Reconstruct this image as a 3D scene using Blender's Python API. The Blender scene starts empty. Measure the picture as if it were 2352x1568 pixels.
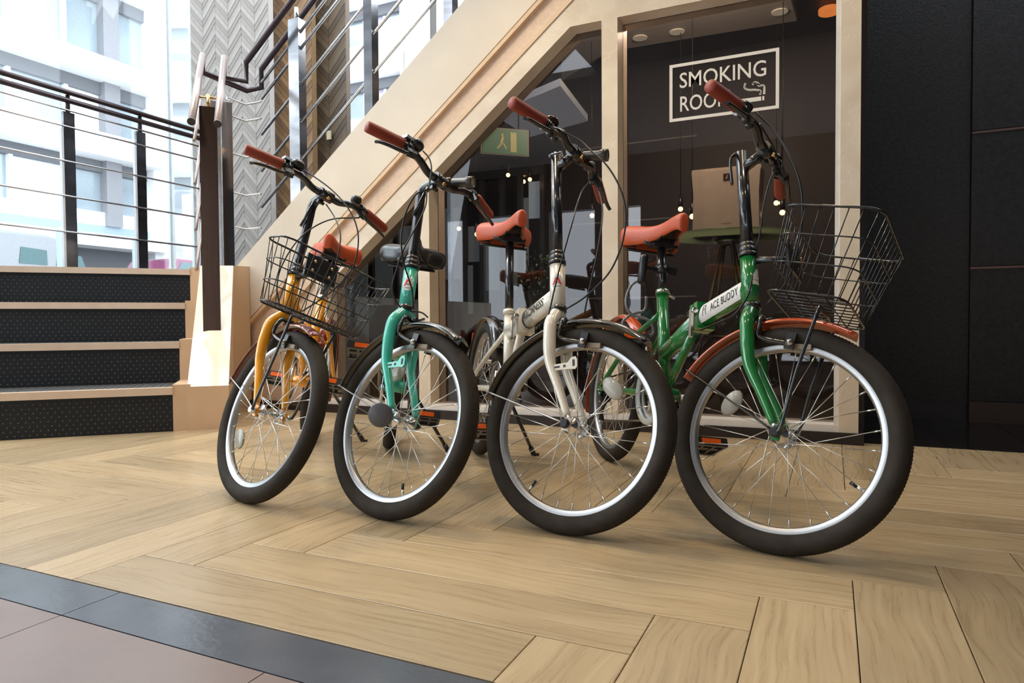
import bpy, bmesh, math, random
import numpy as np
from mathutils import Matrix, Vector, noise
random.seed(4)
R_=math.radians
# ------------------------------------------------------------------ camera
CX,CY,FPX,CH=1176.,784.,1570.,.5
Yv=np.array([1910-CX,48.,FPX]);Yv/=np.linalg.norm(Yv)
Xv=-np.array([-2150-CX,22.,FPX]);Xv-=Xv.dot(Yv)*Yv;Xv/=np.linalg.norm(Xv)
Zv=np.cross(Yv,Xv)
if Zv[1]<0:Zv=-Zv
CM=np.array([Xv,Yv,Zv]).T            # world -> camera (right, up, forward)
COL=bpy.context.scene.collection
cam=bpy.data.cameras.new('camera');co=bpy.data.objects.new('camera',cam);COL.objects.link(co)
cam.sensor_width=36;cam.lens=FPX/2352*36;cam.clip_start=.05;cam.clip_end=300
mw=Matrix.Identity(4)
for i in range(3):
    mw[i][0]=CM[0][i];mw[i][1]=CM[1][i];mw[i][2]=-CM[2][i]
mw[2][3]=CH;co.matrix_world=mw
sc=bpy.context.scene;sc.camera=co
def ray(u,v): return CM.T@np.array([(u-CX)/FPX,-(v-CY)/FPX,1.])
CO=np.array([0,0,CH])
def on(u,v,ax,val):                  # the point of a wall/floor plane that the photograph shows at u,v
    d=ray(u,v);t=(val-CO[ax])/d[ax];return CO+d*t
def dep(p): return float(CM[2]@(np.asarray(p)-CO))
def at(u,v,z): return CO+ray(u,v)*z
# ------------------------------------------------------------------ world, lights, exposure
w=bpy.data.worlds.new('world');sc.world=w;w.use_nodes=True
nt=w.node_tree;bg=nt.nodes['Background']
bg.inputs[0].default_value=(.86,.93,1,1);bg.inputs[1].default_value=4.0
def area(name,loc,target,sx,sy,power,col):
    l=bpy.data.lights.new(name,'AREA');l.shape='RECTANGLE';l.size=sx;l.size_y=sy;l.energy=power;l.color=col
    o=bpy.data.objects.new(name,l);COL.objects.link(o);o.location=loc
    o.rotation_euler=(Vector(target)-Vector(loc)).to_track_quat('-Z','Y').to_euler();return o
area('daylight_left',(-6.5,-1.5,2.6),(-1,1.6,.3),4.5,3,118,(.86,.94,1))
area('daylight_entrance',(-1.5,-6.2,2.2),(-1.2,2,.6),4.5,2.6,62,(.97,.97,1))
def spot(loc,power,size=100,col=(1,.78,.5)):
    l=bpy.data.lights.new('ceiling_spot','SPOT');l.energy=power;l.spot_size=R_(size);l.spot_blend=.8;l.color=col;l.shadow_soft_size=.12
    o=bpy.data.objects.new('ceiling_spot',l);COL.objects.link(o);o.location=loc
for x,y,p in ((-2.6,1.9,58),(-1.3,2.3,66),(-.1,2.35,44),(-1.1,.5,34),(.7,.9,16)): spot((x,y,2.98),p,col=(1,.86,.66) if x<-2 else (1,.78,.5))
sc.view_settings.view_transform='Standard';sc.view_settings.look='None'
sc.view_settings.exposure=0.24;sc.view_settings.gamma=1;sc.view_settings.use_curve_mapping=False
sc.cycles.use_denoising=True
sc.cycles.max_bounces=8;sc.cycles.transparent_max_bounces=16;sc.cycles.sample_clamp_indirect=6
# ------------------------------------------------------------------ materials
MATS={}
def mat(name,col,rough=.5,metal=0,coat=0,emit=None,es=1,spec=None,noise_amt=0,nscale=20,bump=0,bscale=60,stretch=(1,1,1),trans=0,alpha=1):
    if name in MATS:return MATS[name]
    m=bpy.data.materials.new(name);m.use_nodes=True;n=m.node_tree.nodes;l=m.node_tree.links;b=n['Principled BSDF']
    b.inputs['Base Color'].default_value=(*col,1);b.inputs['Roughness'].default_value=rough;b.inputs['Metallic'].default_value=metal
    b.inputs['Coat Weight'].default_value=coat;b.inputs['Coat Roughness'].default_value=.05
    if spec is not None:b.inputs['Specular IOR Level'].default_value=spec
    if emit:b.inputs['Emission Color'].default_value=(*emit,1);b.inputs['Emission Strength'].default_value=es
    if trans:b.inputs['Transmission Weight'].default_value=trans
    tc=n.new('ShaderNodeTexCoord');mp=n.new('ShaderNodeMapping');mp.inputs['Scale'].default_value=stretch
    l.new(tc.outputs['Object'],mp.inputs[0])
    if noise_amt or not bump:
        tx=n.new('ShaderNodeTexNoise');tx.inputs['Scale'].default_value=nscale;tx.inputs['Detail'].default_value=5
        l.new(mp.outputs[0],tx.inputs[0]);a=noise_amt or .05
        r=n.new('ShaderNodeValToRGB');r.color_ramp.elements[0].position=.3;r.color_ramp.elements[1].position=.7
        r.color_ramp.elements[0].color=(*[c*(1-a) for c in col],1);r.color_ramp.elements[1].color=(*[min(1,c*(1+a)) for c in col],1)
        l.new(tx.outputs[0],r.inputs[0]);l.new(r.outputs[0],b.inputs['Base Color'])
    if bump:
        t2=n.new('ShaderNodeTexNoise');t2.inputs['Scale'].default_value=bscale;t2.inputs['Detail'].default_value=4
        l.new(mp.outputs[0],t2.inputs[0]);bm=n.new('ShaderNodeBump');bm.inputs['Strength'].default_value=bump;bm.inputs['Distance'].default_value=.004
        l.new(t2.outputs[0],bm.inputs['Height']);l.new(bm.outputs[0],b.inputs['Normal'])
    MATS[name]=m;return m
def wood_mat(name,c1,c2,c3,rough=.45,var=.25):
    m=bpy.data.materials.new(name);m.use_nodes=True;n=m.node_tree.nodes;l=m.node_tree.links;b=n['Principled BSDF']
    tc=n.new('ShaderNodeTexCoord');oi=n.new('ShaderNodeObjectInfo')
    ml=n.new('ShaderNodeMath');ml.operation='MULTIPLY';ml.inputs[1].default_value=37.;l.new(oi.outputs['Random'],ml.inputs[0])
    cx=n.new('ShaderNodeCombineXYZ');l.new(ml.outputs[0],cx.inputs[0]);l.new(ml.outputs[0],cx.inputs[1])
    ad=n.new('ShaderNodeVectorMath');ad.operation='ADD';l.new(tc.outputs['Object'],ad.inputs[0]);l.new(cx.outputs[0],ad.inputs[1])
    # warp so that the grain makes cathedral arches
    w1=n.new('ShaderNodeTexNoise');w1.inputs['Scale'].default_value=3.4;w1.inputs['Detail'].default_value=1;l.new(ad.outputs[0],w1.inputs[0])
    sb=n.new('ShaderNodeVectorMath');sb.operation='SCALE';sb.inputs['Scale'].default_value=.075;l.new(w1.outputs['Color'],sb.inputs[0])
    a2=n.new('ShaderNodeVectorMath');l.new(ad.outputs[0],a2.inputs[0]);l.new(sb.outputs[0],a2.inputs[1])
    mp=n.new('ShaderNodeMapping');mp.inputs['Scale'].default_value=(3.4,100,1);l.new(a2.outputs[0],mp.inputs[0])
    g=n.new('ShaderNodeTexNoise');g.inputs['Scale'].default_value=1;g.inputs['Detail'].default_value=7;g.inputs['Roughness'].default_value=.62;l.new(mp.outputs[0],g.inputs[0])
    mp2=n.new('ShaderNodeMapping');mp2.inputs['Scale'].default_value=(1.8,14,1);l.new(a2.outputs[0],mp2.inputs[0])
    g2=n.new('ShaderNodeTexNoise');g2.inputs['Scale'].default_value=1.3;g2.inputs['Detail'].default_value=3;l.new(mp2.outputs[0],g2.inputs[0])
    r=n.new('ShaderNodeValToRGB');r.color_ramp.elements[0].position=.33;r.color_ramp.elements[1].position=.68
    r.color_ramp.elements[0].color=(*c3,1);r.color_ramp.elements[1].color=(*c1,1);e=r.color_ramp.elements.new(.5);e.color=(*c2,1)
    mx=n.new('ShaderNodeMath');mx.operation='MULTIPLY_ADD';mx.inputs[1].default_value=.68;l.new(g.outputs[0],mx.inputs[0])
    m4=n.new('ShaderNodeMath');m4.operation='MULTIPLY';m4.inputs[1].default_value=.32;l.new(g2.outputs[0],m4.inputs[0]);l.new(m4.outputs[0],mx.inputs[2])
    l.new(mx.outputs[0],r.inputs[0])
    hs=n.new('ShaderNodeHueSaturation');l.new(r.outputs[0],hs.inputs['Color'])
    mr=n.new('ShaderNodeMapRange');mr.inputs['To Min'].default_value=1-var;mr.inputs['To Max'].default_value=1+var;l.new(oi.outputs['Random'],mr.inputs[0]);l.new(mr.outputs[0],hs.inputs['Value'])
    l.new(hs.outputs[0],b.inputs['Base Color'])
    rr=n.new('ShaderNodeMapRange');rr.inputs['To Min'].default_value=rough-.08;rr.inputs['To Max'].default_value=rough+.12;l.new(g.outputs[0],rr.inputs[0]);l.new(rr.outputs[0],b.inputs['Roughness'])
    bm=n.new('ShaderNodeBump');bm.inputs['Strength'].default_value=.15;bm.inputs['Distance'].default_value=.001;l.new(g.outputs[0],bm.inputs['Height']);l.new(bm.outputs[0],b.inputs['Normal'])
    MATS[name]=m;return m
def glass_mat(name,tint,ior=1.5,refl=1.):
    m=bpy.data.materials.new(name);m.use_nodes=True;n=m.node_tree.nodes;l=m.node_tree.links
    n.remove(n['Principled BSDF']);o=n['Material Output']
    t=n.new('ShaderNodeBsdfTransparent');t.inputs[0].default_value=(*tint,1)
    g=n.new('ShaderNodeBsdfGlossy');g.inputs['Roughness'].default_value=.01;g.inputs[0].default_value=(.95,.97,1,1)
    f=n.new('ShaderNodeFresnel');f.inputs[0].default_value=ior
    mx=n.new('ShaderNodeMixShader');l.new(f.outputs[0],mx.inputs[0]);l.new(t.outputs[0],mx.inputs[1]);l.new(g.outputs[0],mx.inputs[2])
    l.new(mx.outputs[0],o.inputs[0]);MATS[name]=m;return m
def marble(name,c1,c2,vein,rough=.35):
    m=bpy.data.materials.new(name);m.use_nodes=True;n=m.node_tree.nodes;l=m.node_tree.links;b=n['Principled BSDF']
    tc=n.new('ShaderNodeTexCoord');t=n.new('ShaderNodeTexNoise');t.inputs['Scale'].default_value=5;t.inputs['Detail'].default_value=6;t.inputs['Distortion'].default_value=.6
    l.new(tc.outputs['Object'],t.inputs[0]);r=n.new('ShaderNodeValToRGB');r.color_ramp.elements[0].position=.35;r.color_ramp.elements[1].position=.65
    r.color_ramp.elements[0].color=(*c1,1);r.color_ramp.elements[1].color=(*c2,1);l.new(t.outputs[0],r.inputs[0])
    v=n.new('ShaderNodeTexVoronoi');v.feature='DISTANCE_TO_EDGE';v.inputs['Scale'].default_value=4
    l.new(t.outputs['Color'],v.inputs[0]);a=n.new('ShaderNodeVectorMath');a.operation='MULTIPLY_ADD';a.inputs[1].default_value=(.5,.5,.5)
    l.new(t.outputs['Color'],a.inputs[0]);l.new(tc.outputs['Object'],a.inputs[2]);l.new(a.outputs[0],v.inputs[0])
    r2=n.new('ShaderNodeValToRGB');r2.color_ramp.elements[0].color=(.55,.55,.55,1);r2.color_ramp.elements[1].position=.012;r2.color_ramp.elements[1].color=(0,0,0,1);l.new(v.outputs['Distance'],r2.inputs[0])
    mx=n.new('ShaderNodeMix');mx.data_type='RGBA';mx.inputs['B'].default_value=(*vein,1);l.new(r2.outputs[0],mx.inputs['Factor']);l.new(r.outputs[0],mx.inputs['A'])
    l.new(mx.outputs['Result'],b.inputs['Base Color']);b.inputs['Roughness'].default_value=rough;MATS[name]=m;return m
CHROME=mat('chrome',(.82,.82,.84),.18,1)
ALU=mat('aluminium',(.50,.50,.51),.38,1,noise_amt=.05,nscale=60)
SPOKE=mat('spoke_steel',(.78,.77,.74),.3,1)
BLK=mat('black_plastic',(.012,.012,.014),.35,coat=.3)
BMET=mat('black_metal',(.015,.015,.017),.22,coat=.8)
RUB=mat('tyre_rubber',(.034,.027,.021),.75,spec=.25,noise_amt=.25,nscale=30,bump=.15,bscale=300)
CABL=mat('cable_black',(.01,.01,.011),.35)
LEA=mat('tan_leather',(.56,.088,.024),.42,coat=.08,bump=.2,bscale=250)
GRIP=mat('brown_grip',(.30,.043,.02),.5,bump=.2,bscale=400)
UND=mat('saddle_underside',(.012,.011,.011),.6)
STEEL=mat('brushed_steel',(.72,.72,.74),.22,1,noise_amt=.12,nscale=3,stretch=(4,4,30))
MIRROR=mat('polished_steel',(.60,.60,.61),.10,1)
DARKPIPE=mat('dark_handrail',(.07,.05,.055),.25,metal=.6)
PALEPIPE=mat('pale_handrail',(.42,.34,.31),.3,metal=.3)
GREYPLATE=mat('bronze_plate',(.085,.05,.036),.25,metal=.9,noise_amt=.2,nscale=8,stretch=(30,30,1))
ORANGE=mat('reflector_orange',(.8,.12,.01),.2,coat=.5)
REDR=mat('reflector_red',(.7,.02,.01),.2,coat=.5)
PALER=mat('reflector_pale',(.42,.395,.34),.3,coat=.4,bump=.2,bscale=500)
WHITEV=mat('sign_vinyl',(.80,.74,.66),.5)
STICK=mat('white_sticker',(.85,.84,.8),.4)
INK=mat('black_ink',(.03,.03,.03),.5)
REDINK=mat('red_ink',(.75,.05,.02),.4)
PAINT={'yellow':mat('yellow_paint',(.93,.38,.008),.25,coat=1),'teal':mat('teal_paint',(.055,.55,.42),.25,coat=1),
 'white':mat('cream_paint',(.88,.81,.68),.28,coat=1),'green':mat('green_paint',(.012,.20,.04),.2,coat=1)}
FBROWN=mat('fender_brown',(.22,.03,.012),.2,coat=1);FORANGE=mat('fender_orange',(.62,.08,.015),.2,coat=1);FBLACK=mat('fender_black',(.015,.016,.018),.25,coat=1)
CREAM=mat('cream_plaster',(.74,.63,.49),.5,noise_amt=.04,nscale=4,bump=.05,bscale=30)
STUCCO=mat('pink_stucco',(.76,.57,.42),.7,noise_amt=.06,nscale=40,bump=1,bscale=170)
GROOVE=mat('tan_moulding',(.72,.52,.33),.5)
MARB=marble('beige_marble',(.70,.57,.42),(.80,.68,.52),(.88,.80,.68))
WFR=mat('pale_frame',(.80,.74,.68),.4)
SLOPE=mat('glossy_cream',(.84,.70,.52),.12,coat=.6,noise_amt=.05,nscale=6)
BLOCK=mat('stone_tan',(.66,.45,.28),.45,noise_amt=.06,nscale=6)
RUBBER=mat('tread_rubber',(.012,.0125,.014),.5,spec=.3,bump=.1,bscale=200)
STUD=mat('stud_rubber',(.085,.09,.09),.4)
NOSE=mat('step_nosing',(.66,.50,.37),.4)
BLACKTILE=mat('black_tile',(.010,.009,.009),.16,noise_amt=.1,nscale=4)
KICK=mat('dark_kickboard',(.020,.014,.014),.3)
WALLP=mat('dark_wallpaper',(.021,.020,.021),.5,noise_amt=.35,nscale=60,bump=.5,bscale=110)
PTRIM=mat('mauve_strip',(.20,.12,.10),.4,metal=.2)
PBASE=mat('brown_skirting',(.055,.032,.030),.45)
JOINT=mat('floor_joint',(.035,.025,.018),.8)
WOODF=wood_mat('oak_plank',(.55,.42,.255),(.465,.345,.20),(.36,.255,.145),.27,.17)
STRIP=mat('slate_strip',(.095,.105,.125),.2,noise_amt=.12,nscale=9,bump=.1,bscale=80)
TILE=mat('mauve_tile',(.25,.185,.165),.30,noise_amt=.10,nscale=5,bump=.08,bscale=60)
GLASSF=glass_mat('tinted_glass',(.62,.60,.60))
GLASSW=glass_mat('clear_glass',(.97,.99,.99),1.3)
ROOM=mat('dark_room_wall',(.026,.021,.022),.55,noise_amt=.1,nscale=3)
ROOMJ=mat('wall_joint',(.22,.21,.20),.5)
CEILG=mat('grey_ceiling',(.36,.34,.32),.6)
BULB=mat('warm_bulb',(1,.7,.4),.3,emit=(1,.55,.2),es=10)
# ------------------------------------------------------------------ mesh helpers
class MB:
    def __init__(s): s.v=[];s.f=[];s.sm=[]
    def add(s,v,f,smooth=False):
        o=len(s.v);s.v+=[tuple(map(float,p)) for p in v];s.f+=[tuple(o+i for i in q) for q in f];s.sm+=[smooth]*len(f);return s
    def box(s,a,b,M=None):
        x0,y0,z0=a;x1,y1,z1=b
        v=[(x,y,z) for x in(x0,x1) for y in(y0,y1) for z in(z0,z1)]
        if M is not None:v=[tuple(np.asarray(M)@np.asarray(p)) for p in v]
        return s.add(v,[(0,1,3,2),(4,6,7,5),(0,4,5,1),(2,3,7,6),(0,2,6,4),(1,5,7,3)])
    def obox(s,c,ax,ay,az):   # oriented box: centre and three half-axis vectors
        c,ax,ay,az=map(np.asarray,(c,ax,ay,az));v=[c+i*ax+j*ay+k*az for i in(-1,1) for j in(-1,1) for k in(-1,1)]
        return s.add(v,[(0,1,3,2),(4,6,7,5),(0,4,5,1),(2,3,7,6),(0,2,6,4),(1,5,7,3)])
    def tube(s,pts,r,n=10,closed=False,caps=True,sx=1.,up=None):
        P=[np.asarray(p,float) for p in pts];m=len(P);rs=list(r) if hasattr(r,'__len__') else [r]*m
        T=[]
        for i in range(m):
            a=P[(i-1)%m] if (closed or i>0) else P[i];b=P[(i+1)%m] if (closed or i<m-1) else P[i];t=b-a;T.append(t/(np.linalg.norm(t)+1e-12))
        u=np.array([0,0,1.]) if up is None else np.asarray(up,float)
        if abs(T[0]@u)>.95*np.linalg.norm(u):u=np.array([1.,0,0])
        N=u-T[0]*(u@T[0]);N/=np.linalg.norm(N);V=[];F=[]
        for i in range(m):
            N=N-T[i]*(N@T[i]);N/=np.linalg.norm(N);B=np.cross(T[i],N)
            for k in range(n):
                a=2*math.pi*k/n;V.append(P[i]+rs[i]*(math.cos(a)*N+sx*math.sin(a)*B))
        for i in range(m if closed else m-1):
            for k in range(n):
                a=i*n+k;b=i*n+(k+1)%n;c=((i+1)%m)*n+(k+1)%n;d=((i+1)%m)*n+k;F.append((a,b,c,d))
        s.add(V,F,True)
        if caps and not closed:
            o=len(s.v)-len(V);s.f.append(tuple(o+k for k in range(n-1,-1,-1)));s.sm.append(False)
            s.f.append(tuple(o+(m-1)*n+k for k in range(n)));s.sm.append(False)
        return s
    def lathe(s,prof,o,ax,n=20,smooth=True):  # prof: (r, t) pairs
        o=np.asarray(o,float);ax=np.asarray(ax,float);ax/=np.linalg.norm(ax)
        u=np.array([1.,0,0]) if abs(ax[0])<.9 else np.array([0,1.,0]);N=u-ax*(u@ax);N/=np.linalg.norm(N);B=np.cross(ax,N);V=[];F=[];m=len(prof)
        for r,t in prof:
            for k in range(n):
                a=2*math.pi*k/n;V.append(o+ax*t+r*(math.cos(a)*N+math.sin(a)*B))
        for i in range(m-1):
            for k in range(n):F.append((i*n+k,i*n+(k+1)%n,(i+1)*n+(k+1)%n,(i+1)*n+k))
        return s.add(V,F,smooth)
    def disc(s,o,ax,r,t,n=20): return s.lathe([(1e-5,0),(r,0),(r,t),(1e-5,t)],o,ax,n,False)
    def ball(s,o,r,n=12,sc=(1,1,1)):
        V=[];F=[];m=n//2+1
        for i in range(m):
            a=math.pi*i/(m-1)
            for k in range(n):
                b=2*math.pi*k/n;V.append(np.asarray(o)+np.array([math.sin(a)*math.cos(b)*sc[0],math.sin(a)*math.sin(b)*sc[1],math.cos(a)*sc[2]])*r)
        for i in range(m-1):
            for k in range(n):F.append((i*n+k,(i+1)*n+k,(i+1)*n+(k+1)%n,i*n+(k+1)%n))
        return s.add(V,F,True)
    def prism(s,poly,d,base=None):  # poly: list of 3d pts, d: extrusion vector
        p=[np.asarray(q,float) for q in poly];n=len(p);d=np.asarray(d,float)
        return s.add(p+[q+d for q in p],[tuple(range(n-1,-1,-1)),tuple(range(n,2*n))]+[(i,(i+1)%n,n+(i+1)%n,n+i) for i in range(n)])
    def mesh(s,name,m):
        me=bpy.data.meshes.new(name);me.from_pydata(s.v,[],s.f);me.polygons.foreach_set('use_smooth',s.sm);me.materials.append(m)
        b=bmesh.new();b.from_mesh(me);bmesh.ops.recalc_face_normals(b,faces=b.faces);b.to_mesh(me);b.free();me.update();return me
    def build(s,name,m,parent=None,M=None): return link(name,s.mesh(name,m),parent,M)
def link(name,me,parent=None,M=None):
    o=bpy.data.objects.new(name,me);COL.objects.link(o)
    if parent is not None:o.parent=parent
    if M is not None:o.matrix_local=Matrix([list(map(float,r)) for r in M]) if not isinstance(M,Matrix) else M
    return o
def empty(name,loc,M=None):
    o=bpy.data.objects.new(name,None);COL.objects.link(o);o.empty_display_size=.1
    if M is None:o.location=loc
    else:o.matrix_world=M
    return o
def tag(o,label=None,cat=None,group=None,kind=None):
    if label:o['label']=label
    if cat:o['category']=cat
    if group:o['group']=group
    if kind:o['kind']=kind
    return o
def spline(pts,n=6):   # catmull-rom
    P=[np.asarray(p,float) for p in pts];P=[2*P[0]-P[1]]+P+[2*P[-1]-P[-2]];out=[]
    for i in range(1,len(P)-2):
        for k in range(n):
            t=k/n;a,b,c,d=P[i-1:i+3];out.append(.5*((2*b)+(c-a)*t+(2*a-5*b+4*c-d)*t*t+(3*b-a-3*c+d)*t**3))
    out.append(P[-2]);return out
def text_mesh(txt,size,m,parent,M,name,ext=.0005,sx=1.,bold=0,align='LEFT'):
    c=bpy.data.curves.new(name,'FONT');c.body=txt;c.size=size;c.extrude=ext;c.offset=bold;c.resolution_u=3;c.align_x=align
    t=bpy.data.objects.new('tmp',c);COL.objects.link(t);bpy.context.view_layer.update()
    me=bpy.data.meshes.new_from_object(t.evaluated_get(bpy.context.evaluated_depsgraph_get()));bpy.data.objects.remove(t)
    me.transform(Matrix.Diagonal((sx,1,1,1)));me.materials.clear();me.materials.append(m);me.name=name
    return link(name,me,parent,M)
def mat4(x,y,z,o):
    M=np.eye(4);M[:3,0]=x;M[:3,1]=y;M[:3,2]=z;M[:3,3]=o;return M
# ================================================================== FLOOR
fl=MB().box((-6,-3,-.06),(3,6.2,-.006)).build('floor',JOINT);tag(fl,kind='structure')
W=.1548;L=6*W;A0=-1.199;B0=.994;Y0,Y1=.838,3.12;G=.0009
pm={}
def plank(x0,x1,y0,y1,vert):
    yy0,yy1=max(y0,Y0),min(y1,Y1)
    if yy1-yy0<.01 or x1<-4.7 or x0>2.2:return
    cx,cy=(x0+x1)/2,(yy0+yy1)/2
    lx,ly=(yy1-yy0,x1-x0) if vert else (x1-x0,yy1-yy0)
    key=(round(lx,3),round(ly,3))
    if key not in pm:
        hx,hy=lx/2-G,ly/2-G;e=.0012
        m=MB();v=[(-hx,-hy,-.005),(hx,-hy,-.005),(hx,hy,-.005),(-hx,hy,-.005),(-hx,-hy,-e*.5),(hx,-hy,-e*.5),(hx,hy,-e*.5),(-hx,hy,-e*.5),(-hx+e,-hy+e,0),(hx-e,-hy+e,0),(hx-e,hy-e,0),(-hx+e,hy-e,0)]
        m.add(v,[(3,2,1,0),(0,1,5,4),(1,2,6,5),(2,3,7,6),(3,0,4,7),(4,5,9,8),(5,6,10,9),(6,7,11,10),(7,4,8,11),(8,9,10,11)])
        pm[key]=m.mesh('plank',WOODF)
    o=link('plank',pm[key],fl);o.location=(cx,cy,0)
    if vert:o.rotation_euler=(0,0,R_(90)*(1 if random.random()<.5 else -1))
    elif random.random()<.5:o.rotation_euler=(0,0,math.pi)
for mfam in range(-5,6):
    for k in range(-30,34):
        a=A0+k*W-mfam*7*W;b=B0+k*W+mfam*5*W
        plank(a,a+L,b,b+W,False)
        plank(a+L,a+L+W,b+W-L,b+W,True)
def slab(name,x0,x1,y0,y1,m,g=.001):
    o=MB().box((-(x1-x0)/2+g,-(y1-y0)/2+g,-.005),((x1-x0)/2-g,(y1-y0)/2-g,0)).build(name,m,fl);o.location=((x0+x1)/2,(y0+y1)/2,0);return o
for k in range(-3,4): slab('border_strip',-1.203+k*.93,-1.203+(k+1)*.93,.727,.836,STRIP)
for i in range(-7,7):
    for j in range(0,6): slab('floor_tile',-1.203+i*.468,-1.203+(i+1)*.468,.726-(j+1)*.468,.726-j*.468,TILE)
for i in range(0,8):
    for j in range(0,3): slab('black_floor_tile',.115+i*.3,.115+(i+1)*.3,3.122+j*.3,3.122+(j+1)*.3,BLACKTILE,.0012)
# ================================================================== FACADE (stair flank, windows)
YF=3.06;D=.09;T8=.8
def zx(x,c):return T8*x+c
def xz(z,c):return (z-c)/T8
ZT=3.3
CT,CG,CH2,CI,CF=3.47,3.075,3.052,2.90,2.78
wb=MB()
def pf(m,poly,y0=YF,d=.2): m.prism([(x,y0,z) for x,z in poly],(0,d,0))
XL=-3.2;XE=-2.66
def band(m,c0,c1,xl,y0,d):   # strip of wall between two slanted lines
    pf(m,[(xl,zx(xl,c0)),(xz(ZT,c0),ZT),(xz(ZT,c1),ZT),(xl,zx(xl,c1))],y0,d)
band(wb,CG,CT,-3.6,YF,.2);wall=wb.build('wall_stair_flank',CREAM);tag(wall,kind='structure')
m=MB();band(m,CH2+.012,CG,-3.6,YF+.012,.18);band(m,CH2-.012,CH2+.012,-3.6,YF-.004,.19);band(m,CI-.012,CI+.012,-3.05,YF-.006,.19);tag(m.build('trim_1',GROOVE),kind='structure')
m=MB()   # recessed textured band, running down to the floor at its left end
band(m,CI,CH2,XE,YF+.02,.16);pf(m,[(-3.6,.0),(XE,.0),(XE,zx(XE,CH2)),(-3.6,zx(-3.6,CH2))],YF+.02,.16);tag(m.build('wall_textured_band',STUCCO),kind='structure')
m=MB()   # marble surround of the windows
pf(m,[(XE,.045),(XE+.075,.045),(XE+.075,zx(XE+.075,CF)),(XE,zx(XE,CF))],YF,.16)
band(m,CF,CI,XE,YF,.16)
pf(m,[(xz(1.885,CF),1.885),(.1,1.885),(.1,zx(.1,CF))],YF,.16)
pf(m,[(-.966,.075),(-.891,.075),(-.891,1.885),(-.966,1.885)],YF,.16)
pf(m,[(-1.974,.075),(-1.904,.075),(-1.904,zx(-1.904,CF)),(-1.974,zx(-1.974,CF))],YF,.16)
pf(m,[(.028,.045),(.1,.045),(.1,1.885),(.028,1.885)],YF,.16)
tag(m.build('wall_facade',MARB),kind='structure')
m=MB();pf(m,[(.010,.075),(.028,.075),(.028,1.885),(.010,1.885)],YF+.005,.14);pf(m,[(XE,.047),(.028,.047),(.028,.075),(XE,.075)],YF+.002,.15);tag(m.build('trim_2',WFR),kind='structure')
m=MB();pf(m,[(-3.3,0),(.12,0),(.12,.047),(-3.3,.047)],YF-.012,.2);tag(m.build('baseboard_facade',KICK),kind='structure')
YG=YF+D
def pane(name,poly):
    m=MB();m.prism([(x,YG,z) for x,z in poly],(0,.006,0));tag(m.build(name,GLASSF),kind='structure')
pane('window_1',[(-.891,.07),(.02,.07),(.02,1.885),(-.891,1.885)])
pane('window_2',[(-1.904,.07),(-.966,.07),(-.966,1.885),(xz(1.885,CF),1.885),(-1.904,zx(-1.904,CF))])
pane('window_3',[(XE+.07,.07),(-1.974,.07),(-1.974,zx(-1.974,CF)),(XE+.07,zx(XE+.07,CF))])
# smoking room lettering on the glass
sg=empty('window_lettering',(-.43,YG-.002,1.38));tag(sg,'cream SMOKING ROOM lettering in a rectangular border on the dark glass','sign')
def sP(x,z): return (x+.43,0,z-1.38)
SC=1.0
a=on(1538,150,1,YG);b=on(1790,110,1,YG);c=on(1540,281,1,YG)
x0,x1,z1,z0=a[0],b[0],(a[2]+b[2])/2,c[2];bw=.0135
m=MB()
for q in ((x0,x1,z0,z0+bw),(x0,x1,z1-bw,z1),(x0,x0+bw,z0+bw,z1-bw),(x1-bw,x1,z0+bw,z1-bw)):
    m.box((q[0]+.43,-.001,q[2]-1.38),(q[1]+.43,.0005,q[3]-1.38))
m.build('border',WHITEV,sg)
h=(z1-z0);Wd=x1-x0
def txt(t,xl,zb,size,wid):
    M=mat4((1,0,0),(0,0,1),(0,-1,0),sP(xl,zb));o=text_mesh(t,size,WHITEV,sg,M,'lettering',.0003,1,.0005)
    bx=max(v.co.x for v in o.data.vertices)-min(v.co.x for v in o.data.vertices);o.data.transform(Matrix.Diagonal((wid/bx,1,1,1)))
txt('SMOKING',x0+.092*Wd,z0+.575*h,h*.375,Wd*.79);txt('ROOM',x0+.092*Wd,z0+.165*h,h*.375,Wd*.46)
m=MB();Q=lambda x,z:sP(x0+x*Wd,z0+z*h)
def ribbon(m,pts,wd):
    P=spline([np.array(Q(*p)) for p in pts],5)
    m.tube([p for p in P],wd,6,sx=.1,up=(0,1,0)) if False else None
    for i in range(len(P)-1):
        a,b=P[i],P[i+1];t=(b-a)/np.linalg.norm(b-a);n=np.array([t[2],0,-t[0]])*wd;m.prism([a-n-t*.001,b-n+t*.001,b+n+t*.001,a+n-t*.001],(0,-.0008,0))
m.box(Q(.62,.165),tuple(np.array(Q(.845,.235))+np.array([0,-.0008,0])));m.box(Q(.855,.165),tuple(np.array(Q(.872,.235))+np.array([0,-.0008,0])))
ribbon(m,[(.705,.49),(.70,.42),(.735,.375),(.79,.36),(.835,.33),(.838,.27)],.0045)
ribbon(m,[(.77,.455),(.79,.485),(.82,.455),(.825,.42),(.868,.40),(.872,.27)],.0045)
m.build('cigarette_symbol',WHITEV,sg)
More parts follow.
